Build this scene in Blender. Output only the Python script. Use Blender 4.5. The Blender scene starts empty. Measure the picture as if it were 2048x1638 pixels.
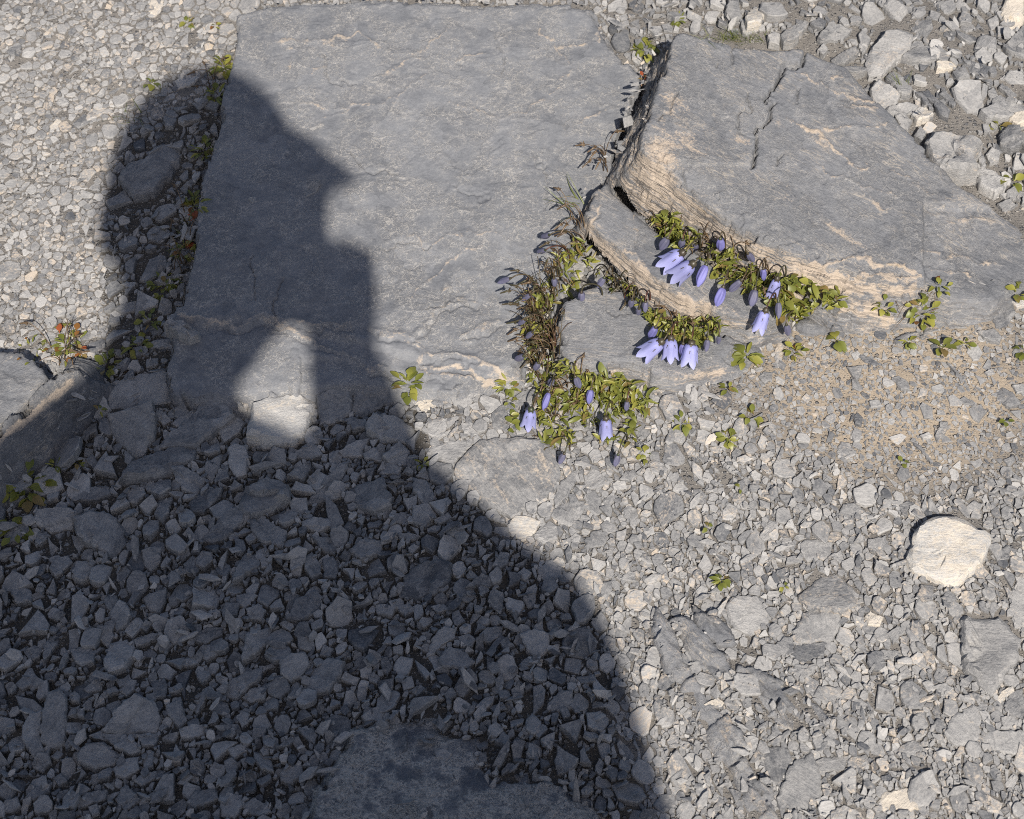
import bpy, bmesh, math, random
import numpy as np
from mathutils import Vector, Matrix

random.seed(7)
RNG = np.random.default_rng(11)
scene = bpy.context.scene
COL = scene.collection

# ------------------------------------------------------------------ camera, sky, sun, exposure
TH = math.radians(38.0)
DIST = 1.2
FPX = 4000.0                      # focal length in photograph pixels (2048 wide)
CAM = np.array([0.0, -DIST * math.sin(TH), DIST * math.cos(TH)])
FWD = np.array([0.0, math.sin(TH), -math.cos(TH)])
UPV = np.array([0.0, math.cos(TH), math.sin(TH)])
SUN = FWD + (600 - 1024) / FPX * np.array([1.0, 0, 0]) + (819 - 415) / FPX * UPV
SUN /= np.linalg.norm(SUN)        # direction in which sunlight travels

cd = bpy.data.cameras.new('camera_view')
cd.sensor_width = 36.0
cd.lens = 36.0 * FPX / 2048.0
cd.clip_start = 0.02
cd.clip_end = 500.0
cd.dof.use_dof = True
cd.dof.focus_distance = 1.19
cd.dof.aperture_fstop = 20.0
cam = bpy.data.objects.new('camera_view', cd)
COL.objects.link(cam)
cam.location = CAM
cam.rotation_euler = (TH, 0, 0)
scene.camera = cam

world = bpy.data.worlds.new('World')
scene.world = world
world.use_nodes = True
wn = world.node_tree
wn.nodes.clear()
sky = wn.nodes.new('ShaderNodeTexSky')
sky.sky_type = 'NISHITA'
sky.sun_disc = False
sky.sun_elevation = math.asin(-SUN[2])
sky.sun_rotation = math.atan2(-SUN[0], -SUN[1])
sky.altitude = 600.0
sky.air_density = 0.8
sky.dust_density = 3.0
sky.ozone_density = 0.5
bg = wn.nodes.new('ShaderNodeBackground')
bg.inputs['Strength'].default_value = 0.075
wo = wn.nodes.new('ShaderNodeOutputWorld')
wn.links.new(sky.outputs[0], bg.inputs[0])
wn.links.new(bg.outputs[0], wo.inputs[0])

sl = bpy.data.lights.new('sun', 'SUN')
sl.energy = 4.8
sl.angle = math.radians(0.53)
sl.color = (1.0, 0.935, 0.85)
sun = bpy.data.objects.new('sun', sl)
COL.objects.link(sun)
sun.rotation_euler = Vector(SUN).to_track_quat('-Z', 'Y').to_euler()
sun.location = (0.5, -3.5, 4)

scene.view_settings.view_transform = 'Standard'
scene.view_settings.look = 'None'
scene.view_settings.exposure = 0.53
scene.view_settings.gamma = 1.0
scene.view_settings.use_curve_mapping = False
scene.render.engine = 'CYCLES'
scene.cycles.use_denoising = False
scene.cycles.max_bounces = 6
scene.cycles.filter_width = 1.0

# ------------------------------------------------------------------ picture <-> place
def ray(px, py):
    px = np.asarray(px, float); py = np.asarray(py, float)
    a = (px - 1024) / FPX; b = (819 - py) / FPX
    return np.stack([a, FWD[1] + b * UPV[1], FWD[2] + b * UPV[2]], -1)

def at(px, py, z=0.0):
    d = ray(px, py)
    t = (np.asarray(z, float) - CAM[2]) / d[..., 2]
    return CAM + d * t[..., None]

def at_plane(px, py, pl):
    """point where the pixel ray meets z = a + b x + c y"""
    a, b, c = pl
    d = ray(px, py)
    t = (a + b * CAM[0] + c * CAM[1] - CAM[2]) / (d[..., 2] - b * d[..., 0] - c * d[..., 1])
    return CAM + d * t[..., None]

def to_px(P):
    P = np.asarray(P, float) - CAM
    f = P @ FWD
    return np.stack([1024 + FPX * P[..., 0] / f, 819 - FPX * (P @ UPV) / f], -1)

def mpp(px, py):
    """metres per photograph pixel at that place on the ground"""
    p = at(px, py, 0.0)
    return float(np.dot(p - CAM, FWD)) / FPX

# ------------------------------------------------------------------ noise
def _hash(ix, iy, seed):
    h = (ix.astype(np.int64) * 374761393 + iy.astype(np.int64) * 668265263 + seed * 974634777) & 0x7fffffff
    h = (h ^ (h >> 13)) * 1274126177 & 0x7fffffff
    h = h ^ (h >> 16)
    return (h & 0xffff) / 65535.0

def vnoise(x, y, seed=0):
    ix = np.floor(x); iy = np.floor(y)
    fx = x - ix; fy = y - iy
    fx = fx * fx * fx * (fx * (fx * 6 - 15) + 10); fy = fy * fy * fy * (fy * (fy * 6 - 15) + 10)
    a = _hash(ix, iy, seed); b = _hash(ix + 1, iy, seed)
    c = _hash(ix, iy + 1, seed); d = _hash(ix + 1, iy + 1, seed)
    return (a + (b - a) * fx) * (1 - fy) + (c + (d - c) * fx) * fy

def fbm(x, y, seed=0, octv=4, gain=0.5):
    s = 0; a = 1; n = 0
    for i in range(octv):
        ca, sa = math.cos(i * 1.1 + .4), math.sin(i * 1.1 + .4)
        k = 2.0 ** i
        s = s + a * vnoise((x * ca - y * sa) * k + 17.3 * i, (x * sa + y * ca) * k - 9.1 * i, seed + i * 31)
        n += a; a *= gain
    return s / n

def sstep(a, b, x):
    t = np.clip((x - a) / (b - a), 0, 1)
    return t * t * (3 - 2 * t)

# ------------------------------------------------------------------ ground height
_GC = np.array([(100, 300, -.012), (300, 500, -.014), (-300, 300, -.012), (100, 800, -.008), (250, 660, -.012), (100, 950, -.008),
    (300, 1000, -.006), (600, 1200, -.005), (300, 1500, -.006), (-300, 1300, -.006), (900, 1000, 0), (1200, 1200, 0),
    (1100, 850, .002), (1300, 900, .004), (1500, 800, .008), (1800, 700, .010), (1800, 1000, .006), (1500, 1300, .002),
    (1900, 1500, .004), (2400, 1200, .006), (1600, 30, .022), (1900, 180, .021), (2020, 450, .016), (2400, 300, .02), (1080, 560, -.004),
    (1230, 330, -.004), (1180, 420, -.004), (1260, 200, 0), (700, 300, -.014), (800, 600, -.014), (1400, 500, .008), (1300, 600, .004),
    (1250, 60, .006), (900, 0, .002), (600, 0, -.002), (480, 0, -.006), (900, 1900, 0), (900, -300, .004), (1600, -300, .025), (100, -200, -.01)], float)
_GP = at(_GC[:, 0], _GC[:, 1], 0.0)[:, :2]

def ground0(x, y):
    x = np.asarray(x, float); y = np.asarray(y, float)
    num = 0; den = 1e-12
    for (gx, gy), gz in zip(_GP, _GC[:, 2]):
        w = 1.0 / ((x - gx) ** 2 + (y - gy) ** 2 + 0.025 ** 2) ** 1.5
        num = num + w * gz; den = den + w
    return num / den

def groundz(x, y):
    x = np.asarray(x, float); y = np.asarray(y, float)
    return ground0(x, y) + (fbm(x * 22, y * 22, 3, 3) - .5) * .006 + (fbm(x * 110, y * 110, 5, 2) - .5) * .0016

# ------------------------------------------------------------------ materials
def new_mat(name):
    m = bpy.data.materials.new(name); m.use_nodes = True
    nt = m.node_tree; nt.nodes.clear()
    out = nt.nodes.new('ShaderNodeOutputMaterial')
    bs = nt.nodes.new('ShaderNodeBsdfPrincipled')
    nt.links.new(bs.outputs[0], out.inputs[0])
    return m, nt, bs, out

class G:
    def __init__(s, nt): s.nt = nt
    def n(s, t, **k):
        x = s.nt.nodes.new(t)
        for a, v in k.items(): setattr(x, a, v)
        return x
    def put(s, sock, v):
        if hasattr(v, 'is_linked') or hasattr(v, 'links'): s.nt.links.new(v, sock)
        else: sock.default_value = v
    def math(s, op, a, b=0.0, c=0.0, clamp=False):
        x = s.n('ShaderNodeMath', operation=op, use_clamp=clamp)
        s.put(x.inputs[0], a); s.put(x.inputs[1], b)
        if op in ('MULTIPLY_ADD',): s.put(x.inputs[2], c)
        return x.outputs[0]
    def noise(s, vec, scale, detail=4, rough=.55, dist=0.0):
        x = s.n('ShaderNodeTexNoise')
        if vec is not None: s.put(x.inputs['Vector'], vec)
        x.inputs['Scale'].default_value = scale; x.inputs['Detail'].default_value = detail
        x.inputs['Roughness'].default_value = rough; x.inputs['Distortion'].default_value = dist
        return x.outputs[0]
    def mapping(s, vec, sc, rot=(0, 0, 0)):
        x = s.n('ShaderNodeMapping'); s.put(x.inputs['Vector'], vec)
        x.inputs['Scale'].default_value = sc; x.inputs['Rotation'].default_value = rot
        return x.outputs[0]
    def smooth(s, v, a, b, lo=0.0, hi=1.0):
        x = s.n('ShaderNodeMapRange', interpolation_type='SMOOTHSTEP')
        s.put(x.inputs[0], v); x.inputs[1].default_value = a; x.inputs[2].default_value = b
        x.inputs[3].default_value = lo; x.inputs[4].default_value = hi
        return x.outputs[0]
    def mix(s, f, a, b, mode='MIX'):
        x = s.n('ShaderNodeMix', data_type='RGBA', blend_type=mode)
        s.put(x.inputs[0], f); s.put(x.inputs[6], a); s.put(x.inputs[7], b)
        return x.outputs[2]
    def attr(s, name, what='Fac'):
        x = s.n('ShaderNodeAttribute', attribute_name=name)
        return x.outputs[what]
    def bump(s, h, dist, strength=1.0, normal=None):
        x = s.n('ShaderNodeBump'); s.put(x.inputs['Height'], h)
        x.inputs['Distance'].default_value = dist; x.inputs['Strength'].default_value = strength
        if normal is not None: s.put(x.inputs['Normal'], normal)
        return x.outputs[0]

def c4(r, g, b): return (r, g, b, 1.0)

def rock_mat(name, dark, light, cream, hair=.3, streak=.35, bump=.0005, dust=.0, mott=.5, strata=0.0, sb=1.0, hw=1.0):
    m, nt, bs, out = new_mat(name); g = G(nt)
    tc = g.attr('tc', 'Vector'); tone = g.attr('tone'); warm = g.attr('warm')
    n1 = g.noise(tc, 1.1, 7, .62, .3)
    n2 = g.noise(tc, 6.0, 6, .68)
    n3 = g.noise(tc, 34.0, 4, .7)
    st = g.noise(g.mapping(tc, (1.3, 6.0, 6.0)), 1.0, 6, .65, .9)
    v = g.math('ADD', tone, g.math('MULTIPLY', g.math('SUBTRACT', n1, .5), mott * 1.6))
    v = g.math('ADD', v, g.math('MULTIPLY', g.math('SUBTRACT', n2, .5), mott * 1.5))
    v = g.math('ADD', v, g.math('MULTIPLY', g.math('SUBTRACT', n3, .5), .85))
    v = g.math('ADD', v, g.math('MULTIPLY', g.math('SUBTRACT', st, .5), streak * 1.6), clamp=True)
    vp = g.n('ShaderNodeTexVoronoi'); vp.inputs['Scale'].default_value = .38
    wp = g.n('ShaderNodeVectorMath', operation='ADD'); np_ = g.n('ShaderNodeTexNoise'); g.put(np_.inputs['Vector'], tc); np_.inputs['Scale'].default_value = .8; np_.inputs['Detail'].default_value = 6
    sp_ = g.n('ShaderNodeVectorMath', operation='SCALE'); g.put(sp_.inputs[0], np_.outputs[1]); sp_.inputs['Scale'].default_value = 2.6
    g.put(wp.inputs[0], tc); g.put(wp.inputs[1], sp_.outputs[0]); g.put(vp.inputs['Vector'], wp.outputs[0])
    spc = g.n('ShaderNodeSeparateColor'); g.put(spc.inputs[0], vp.outputs['Color'])
    v = g.math('ADD', v, g.math('MULTIPLY', g.math('SUBTRACT', spc.outputs[0], .5), mott * .55), clamp=True)
    col = g.mix(v, dark, light)
    # hairline mineral veins
    wv = g.n('ShaderNodeVectorMath', operation='ADD')
    nv = g.n('ShaderNodeTexNoise'); g.put(nv.inputs['Vector'], tc); nv.inputs['Scale'].default_value = 1.6; nv.inputs['Detail'].default_value = 5
    sc = g.n('ShaderNodeVectorMath', operation='SCALE'); g.put(sc.inputs[0], nv.outputs[1]); sc.inputs['Scale'].default_value = 1.5
    g.put(wv.inputs[0], tc); g.put(wv.inputs[1], sc.outputs[0])
    vo = g.n('ShaderNodeTexVoronoi', feature='DISTANCE_TO_EDGE'); g.put(vo.inputs['Vector'], wv.outputs[0]); vo.inputs['Scale'].default_value = 1.5
    line = g.smooth(vo.outputs[0], .0, .07 * hw, 1.0, 0.0)
    vo2 = g.n('ShaderNodeTexVoronoi', feature='DISTANCE_TO_EDGE'); g.put(vo2.inputs['Vector'], wv.outputs[0]); vo2.inputs['Scale'].default_value = 5.0
    line2 = g.smooth(vo2.outputs[0], .0, .12 * hw, .6, 0.0)
    msk = g.smooth(g.noise(tc, .55, 4), .36, .60)
    ln = g.math('MULTIPLY', g.math('MAXIMUM', line, line2), g.math('MULTIPLY', msk, hair))
    col = g.mix(ln, col, c4(.40, .38, .35))
    if strata:
        nv2 = g.noise(g.mapping(tc, (.16, 1.1, 1.1)), 1.0, 5, .55, .7)
        vl = g.smooth(g.math('ABSOLUTE', g.math('SUBTRACT', nv2, .5)), .004, .022, 1.0, 0.0)
        nv3 = g.noise(g.mapping(tc, (.3, 2.4, 2.4), (0, 0, .12)), 1.0, 5, .55, .7)
        vl2 = g.smooth(g.math('ABSOLUTE', g.math('SUBTRACT', nv3, .48)), .003, .016, .8, 0.0)
        vm = g.smooth(g.noise(tc, .35, 4), .47, .62)
        vv = g.math('MULTIPLY', g.math('MAXIMUM', vl, vl2), g.math('MULTIPLY', vm, .55))
        col = g.mix(vv, col, c4(.42, .37, .305))
    # dusty cream coating
    dn = g.noise(g.mapping(tc, (.55, 1.3, 1.0)), .9, 8, .68, .6)
    dv = g.math('ADD', g.math('ADD', warm, dust), g.math('MULTIPLY', g.math('SUBTRACT', dn, .5), 1.7))
    dv = g.math('ADD', dv, g.math('MULTIPLY', g.math('SUBTRACT', n2, .5), 1.3))
    if strata:
        tcf = g.attr('tcf', 'Vector')
        stt = g.noise(g.mapping(tcf, (.30, 2.6, 2.6)), 1.0, 5, .62, .5)
        dv = g.math('ADD', dv, g.math('MULTIPLY', g.math('SUBTRACT', stt, .5), g.math('MULTIPLY', g.attr('face'), strata)))
    dm = g.smooth(dv, .40, .86)
    crm = g.mix(n1, cream, c4(cream[0] * 1.12, cream[1] * 1.13, cream[2] * 1.2))
    col = g.mix(g.math('MULTIPLY', dm, .86), col, crm)
    if strata:
        st2 = g.noise(g.mapping(tcf, (.35, 4.0, 4.0)), 1.0, 4, .6, .8)
        st3 = g.noise(g.mapping(tcf, (.4, 1.5, 1.5)), 1.0, 5, .65, .8)
        dk = g.math('MAXIMUM', g.smooth(st2, .51, .58), g.smooth(st3, .55, .63))
        col = g.mix(g.math('MULTIPLY', dk, g.math('MULTIPLY', g.attr('face'), .86)), col, c4(.085, .078, .072))
    # ochre lichen tint in places
    oc = g.math('MULTIPLY', g.smooth(g.noise(tc, .8, 5, .6, .5), .62, .74), g.math('MULTIPLY', dm, .45))
    col = g.mix(oc, col, c4(.42, .31, .16))
    nt.links.new(col, bs.inputs['Base Color'])
    bs.inputs['Roughness'].default_value = .78
    bs.inputs['Specular IOR Level'].default_value = .35
    h = g.math('ADD', g.math('MULTIPLY', n2, .8), g.math('MULTIPLY', st, 1.2 * sb))
    h = g.math('ADD', h, g.math('MULTIPLY', n3, .35))
    h = g.math('ADD', h, g.math('MULTIPLY', n1, 1.2))
    h = g.math('ADD', h, g.math('MULTIPLY', ln, .7))
    h = g.math('ADD', h, g.math('MULTIPLY', spc.outputs[0], .6 * mott))
    nt.links.new(g.bump(h, bump, 1.0), bs.inputs['Normal'])
    return m

DK, LT = c4(.074, .079, .089), c4(.395, .386, .372)
CREAM = c4(.46, .385, .295)
M_SLAB = rock_mat('slate slab', c4(.078, .083, .094), c4(.222, .228, .240), c4(.40, .335, .26), hair=.72, hw=1.0, streak=.10, bump=.0004, mott=.55, sb=.15)
M_SLABB = rock_mat('layered slate', c4(.066, .071, .081), c4(.226, .230, .240), c4(.42, .345, .262), hair=.45, streak=.42, bump=.0006, mott=.5, strata=2.4, sb=.9)
M_BED = rock_mat('veined bedrock', c4(.055, .062, .075), c4(.20, .206, .22), c4(.36, .32, .26), hair=2.4, hw=2.6, streak=.12, bump=.0006, mott=.5)
M_STONE = rock_mat('shale stone', DK, LT, CREAM, hair=.16, streak=.5, bump=.0006, mott=.5)
M_PALE = rock_mat('pale limestone', c4(.22, .22, .22), c4(.45, .44, .42), c4(.50, .445, .36), hair=.1, streak=.4, bump=.0006, dust=.28, mott=.5)
M_CHIP = rock_mat('shale gravel', DK, LT, CREAM, hair=.1, streak=.4, bump=.0004, mott=.55)

def ground_mat():
    m, nt, bs, out = new_mat('gritty soil'); g = G(nt)
    tcn = g.n('ShaderNodeTexCoord').outputs['Object']
    warm = g.attr('warm')
    p = g.mapping(tcn, (100, 100, 100))
    n1 = g.noise(p, .7, 6, .6); n2 = g.noise(p, 7, 5, .7); n3 = g.noise(p, 30, 3, .6)
    vo = g.n('ShaderNodeTexVoronoi'); g.put(vo.inputs['Vector'], p); vo.inputs['Scale'].default_value = 7.0; vo.inputs['Randomness'].default_value = 1.0
    vo2 = g.n('ShaderNodeTexVoronoi'); g.put(vo2.inputs['Vector'], p); vo2.inputs['Scale'].default_value = 3.3
    sep = g.n('ShaderNodeSeparateColor'); g.put(sep.inputs[0], vo.outputs['Color'])
    sep2 = g.n('ShaderNodeSeparateColor'); g.put(sep2.inputs[0], vo2.outputs['Color'])
    soil = g.mix(n1, c4(.15, .14, .128), c4(.225, .21, .192))
    sand = g.mix(n2, c4(.30, .245, .185), c4(.42, .355, .275))
    wv = g.smooth(g.math('ADD', warm, g.math('MULTIPLY', g.math('SUBTRACT', n1, .5), .5)), .12, .80)
    col = g.mix(wv, soil, sand)
    col = g.mix(g.math('MULTIPLY', g.attr('gap_shade'), .8), col, c4(.062, .057, .05))  # darker soil plus the shade of deep gravel gaps, put into the colour
    grain = g.mix(sep.outputs[0], c4(.09, .092, .10), c4(.38, .36, .33))
    gm = g.math('MULTIPLY', g.math('MULTIPLY', g.smooth(sep.outputs[1], .42, .5), g.smooth(vo.outputs['Distance'], .35, .5, .85, 0)), g.math('MULTIPLY_ADD', wv, -.5, 1.0))
    col = g.mix(gm, col, grain)
    grain2 = g.mix(sep2.outputs[0], c4(.10, .104, .115), c4(.34, .33, .31))
    gm2 = g.math('MULTIPLY', g.smooth(sep2.outputs[1], .6, .66), g.smooth(vo2.outputs['Distance'], .3, .45, .85, 0))
    col = g.mix(gm2, col, grain2)
    col = g.mix(g.math('MULTIPLY', g.math('SUBTRACT', n3, .35), .5), col, c4(.06, .052, .045))
    nt.links.new(col, bs.inputs['Base Color'])
    bs.inputs['Roughness'].default_value = .95
    bs.inputs['Specular IOR Level'].default_value = .2
    h = g.math('ADD', g.math('MULTIPLY', n2, .7), g.math('MULTIPLY', g.math('SUBTRACT', 1.0, vo.outputs['Distance']), g.math('MULTIPLY', gm, 1.2)))
    h = g.math('ADD', h, g.math('MULTIPLY', gm2, 1.4))
    h = g.math('ADD', h, g.math('MULTIPLY', n3, .4))
    nt.links.new(g.bump(h, .0011, 1.0), bs.inputs['Normal'])
    return m
M_GROUND = ground_mat()

def leaf_mat(name, a, b, c, trans=.35):
    m, nt, bs, out = new_mat(name); g = G(nt)
    oi = g.n('ShaderNodeObjectInfo').outputs['Random']
    av = g.attr('tone')
    r = g.math('FRACT', g.math('ADD', oi, av))
    col = g.mix(g.smooth(r, 0, .6), a, b)
    col = g.mix(g.smooth(r, .88, .98), col, c)
    tc = g.n('ShaderNodeTexCoord').outputs['Object']
    n = g.noise(tc, 900, 3)
    col = g.mix(g.math('MULTIPLY', g.math('SUBTRACT', n, .35), .5), col, c4(.05, .05, .015))
    nt.links.new(col, bs.inputs['Base Color'])
    bs.inputs['Roughness'].default_value = .42
    tr = g.n('ShaderNodeBsdfTranslucent'); g.put(tr.inputs[0], col)
    mx = g.n('ShaderNodeMixShader'); mx.inputs[0].default_value = trans
    nt.links.new(bs.outputs[0], mx.inputs[1]); nt.links.new(tr.outputs[0], mx.inputs[2])
    nt.links.new(mx.outputs[0], out.inputs[0])
    return m
M_LEAF = leaf_mat('alpine leaf', c4(.31, .30, .06), c4(.165, .185, .037), c4(.24, .17, .06))
M_GRASS = leaf_mat('grass', c4(.17, .19, .05), c4(.11, .14, .03), c4(.27, .21, .10), .3)
M_DRY = leaf_mat('dry stalk', c4(.085, .055, .033), c4(.15, .10, .058), c4(.05, .035, .024), .15)
M_RED = leaf_mat('reddened leaf', c4(.36, .09, .035), c4(.24, .11, .03), c4(.15, .13, .03), .35)
M_STALK = leaf_mat('flower stalk', c4(.05, .048, .025), c4(.075, .055, .03), c4(.09, .035, .025), .1)
M_CALYX = leaf_mat('calyx', c4(.045, .055, .028), c4(.06, .05, .035), c4(.05, .035, .03), .15)

def petal_mat(name, a, b, vein, trans=.3, stripe=.5):
    m, nt, bs, out = new_mat(name); g = G(nt)
    u = g.attr('u'); v = g.attr('v')
    oi = g.n('ShaderNodeObjectInfo').outputs['Random']
    col = g.mix(v, a, b)
    # long veins: five main, five between
    w = g.math('ABSOLUTE', g.math('SINE', g.math('MULTIPLY', u, math.pi * 5)))
    ln = g.smooth(w, .0, .22, 1.0, 0.0)
    w2 = g.math('ABSOLUTE', g.math('SINE', g.math('MULTIPLY', u, math.pi * 15)))
    ln2 = g.smooth(w2, .0, .35, .5, 0.0)
    l = g.math('MULTIPLY', g.math('MAXIMUM', ln, ln2), g.math('MULTIPLY', g.smooth(v, .75, .1), stripe))
    col = g.mix(l, col, vein)
    tc = g.n('ShaderNodeTexCoord').outputs['Object']
    n = g.noise(tc, 500, 4)
    col = g.mix(g.math('MULTIPLY', n, .22), col, vein)
    hs = g.n('ShaderNodeHueSaturation'); g.put(hs.inputs['Color'], col)
    g.put(hs.inputs['Value'], g.math('MULTIPLY_ADD', oi, .25, .88))
    col = hs.outputs[0]
    nt.links.new(col, bs.inputs['Base Color'])
    bs.inputs['Roughness'].default_value = .6
    tr = g.n('ShaderNodeBsdfTranslucent'); g.put(tr.inputs[0], col)
    mx = g.n('ShaderNodeMixShader'); mx.inputs[0].default_value = trans
    nt.links.new(bs.outputs[0], mx.inputs[1]); nt.links.new(tr.outputs[0], mx.inputs[2])
    nt.links.new(mx.outputs[0], out.inputs[0])
    return m
M_BELL = petal_mat('lavender petal', c4(.31, .32, .61), c4(.42, .435, .71), c4(.15, .145, .40))
M_HALF = petal_mat('violet bud petal', c4(.17, .165, .40), c4(.22, .22, .52), c4(.06, .05, .17), .2, .8)
M_BUD = petal_mat('grey violet bud', c4(.10, .10, .15), c4(.19, .19, .31), c4(.045, .04, .07), .15, .9)

def plain_mat(name, col, rough=.7, noise=.3, metal=0.0):
    m, nt, bs, out = new_mat(name); g = G(nt)
    tc = g.n('ShaderNodeTexCoord').outputs['Object']
    n = g.noise(tc, 120, 4)
    c = g.mix(g.math('MULTIPLY', n, noise), c4(*col), c4(col[0] * .4, col[1] * .4, col[2] * .4))
    nt.links.new(c, bs.inputs['Base Color']); bs.inputs['Roughness'].default_value = rough
    bs.inputs['Metallic'].default_value = metal
    return m

# ------------------------------------------------------------------ mesh helpers
def set_attr(me, name, typ, arr):
    a = me.attributes.new(name, typ, 'POINT')
    a.data.foreach_set('vector' if typ == 'FLOAT_VECTOR' else 'value', np.ascontiguousarray(arr, dtype=np.float32).ravel())

def mesh_np(name, V, F, mat, smooth=False):
    """F: (m,3) or (m,4) array"""
    me = bpy.data.meshes.new(name)
    V = np.asarray(V, np.float32); F = np.asarray(F, np.int32)
    m, k = F.shape
    me.vertices.add(len(V)); me.vertices.foreach_set('co', V.ravel())
    me.loops.add(m * k); me.loops.foreach_set('vertex_index', F.ravel())
    me.polygons.add(m)
    me.polygons.foreach_set('loop_start', np.arange(0, m * k, k, dtype=np.int32))
    me.polygons.foreach_set('loop_total', np.full(m, k, np.int32))
    me.polygons.foreach_set('use_smooth', np.full(m, smooth, bool))
    me.materials.append(mat)
    me.update(calc_edges=True); me.validate()
    return me

def link(name, me, loc=(0, 0, 0), parent=None):
    o = bpy.data.objects.new(name, me); COL.objects.link(o); o.location = loc
    if parent is not None: o.parent = parent
    return o

def tag(o, label=None, cat=None, group=None, kind=None):
    if label: o['label'] = label
    if cat: o['category'] = cat
    if group: o['group'] = group
    if kind: o['kind'] = kind
    return o

def poly_sdf(P, poly):
    """signed distance (inside positive) and position along the outline for points P"""
    n = len(poly)
    best = np.full(len(P), 1e9); bi = np.zeros(len(P), int); bt = np.zeros(len(P))
    inside = np.zeros(len(P), bool)
    for i in range(n):
        a = poly[i]; b = poly[(i + 1) % n]
        e = b - a; w = P - a
        t = np.clip((w @ e) / max(e @ e, 1e-14), 0, 1)
        d = np.hypot(w[:, 0] - t * e[0], w[:, 1] - t * e[1])
        u = d < best
        best[u] = d[u]; bi[u] = i; bt[u] = t[u]
        if abs(e[1]) > 1e-12:
            c = ((a[1] > P[:, 1]) != (b[1] > P[:, 1])) & (P[:, 0] < (b[0] - a[0]) * (P[:, 1] - a[1]) / e[1] + a[0])
            inside ^= c
    return np.where(inside, best, -best), bi, bt

def line_dist(px, pts):
    """distance in photograph pixels from points px (n,2) to a polyline"""
    best = np.full(len(px), 1e9)
    pts = np.asarray(pts, float)
    for a, b in zip(pts[:-1], pts[1:]):
        e = b - a; w = px - a
        t = np.clip((w @ e) / max(e @ e, 1e-9), 0, 1)
        best = np.minimum(best, np.hypot(w[:, 0] - t * e[0], w[:, 1] - t * e[1]))
    return best

def Z(zone, pts):
    ox, oy, s = {'A': (0, 0, 2.924), 'B': (0, 500, 2.924), 'C': (600, 500, 2.924), 'D': (1100, 0, 2.924), 'E': (1448, 0, 3.413),
                 'F': (1100, 400, 3.413), 'G': (1448, 450, 3.413), 'H': (0, 1000, 2.567), 'I': (600, 1000, 2.567), 'J': (1248, 1000, 2.56),
                 'K': (960, 440, 5.12), 'L': (1000, 700, 5.12), 'M': (1250, 440, 5.12), 'N': (1000, 880, 4.094), 'P': (0, 0, 1.0),
                 'Q': (0, 620, 3.411)}[zone]
    return [(ox + p[0] / s, oy + p[1] / s) + tuple(p[2:]) for p in pts]

# ------------------------------------------------------------------ regions of the ground (photograph pixels)
REGIONS = [
    ('left', [(-700, -500), (560, -500), (480, 30), (420, 190), (240, 240), (205, 650), (180, 690), (0, 690), (-700, 690)]),
    ('strip', [(240, 240), (440, 150), (400, 400), (370, 600), (345, 770), (200, 760), (60, 740), (190, 690)]),
    ('loose', [(-700, 880), (0, 870), (150, 800), (340, 780), (480, 790), (830, 780), (850, 900), (1000, 1050), (1150, 1200), (1240, 1330), (1240, 1500), (1300, 1640), (1400, 2300), (-700, 2300)]),
    ('sand', [(1470, 690), (1700, 600), (2048, 600), (2300, 640), (2300, 960), (1800, 990), (1600, 900), (1440, 820)]),
    ('rough', [(1230, -500), (2800, -500), (2800, 580), (2060, 580), (1990, 420), (1780, 220), (1600, 100), (1370, 60), (1250, 150)]),
]
def in_poly(px, poly):
    poly = np.asarray(poly, float); ins = np.zeros(len(px), bool)
    for a, b in zip(poly, np.roll(poly, -1, 0)):
        if a[1] != b[1]:
            ins ^= ((a[1] > px[:, 1]) != (b[1] > px[:, 1])) & (px[:, 0] < (b[0] - a[0]) * (px[:, 1] - a[1]) / (b[1] - a[1]) + a[0])
    return ins
RNAMES = ['path'] + [r[0] for r in REGIONS]
def region_of(px):
    px = np.atleast_2d(np.asarray(px, float)); r = np.zeros(len(px), int)
    j = np.stack([fbm(px[:, 0] / 60, px[:, 1] / 60, 40, 2) - .5, fbm(px[:, 0] / 60, px[:, 1] / 60, 41, 2) - .5], -1) * 70
    for i, (nm, poly) in enumerate(REGIONS):
        r[in_poly(px + j, poly)] = i + 1
    return r

def sandiness(px):
    x, y = px[..., 0], px[..., 1]
    g = np.exp(-((x - 1800) / 300) ** 2 - ((y - 800) / 180) ** 2) * 1.05 + np.exp(-((x - 1560) / 130) ** 2 - ((y - 700) / 60) ** 2) * .5
    g += np.exp(-((x - 1250) / 120) ** 2 - ((y - 820) / 70) ** 2) * .25 + np.exp(-((x - 1900) / 160) ** 2 - ((y - 610) / 60) ** 2) * .4
    g += np.exp(-((x - 150) / 260) ** 2 - ((y - 560) / 160) ** 2) * .25 + np.exp(-((x - 1300) / 60) ** 2 - ((y - 1250) / 200) ** 2) * .12
    return g

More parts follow.
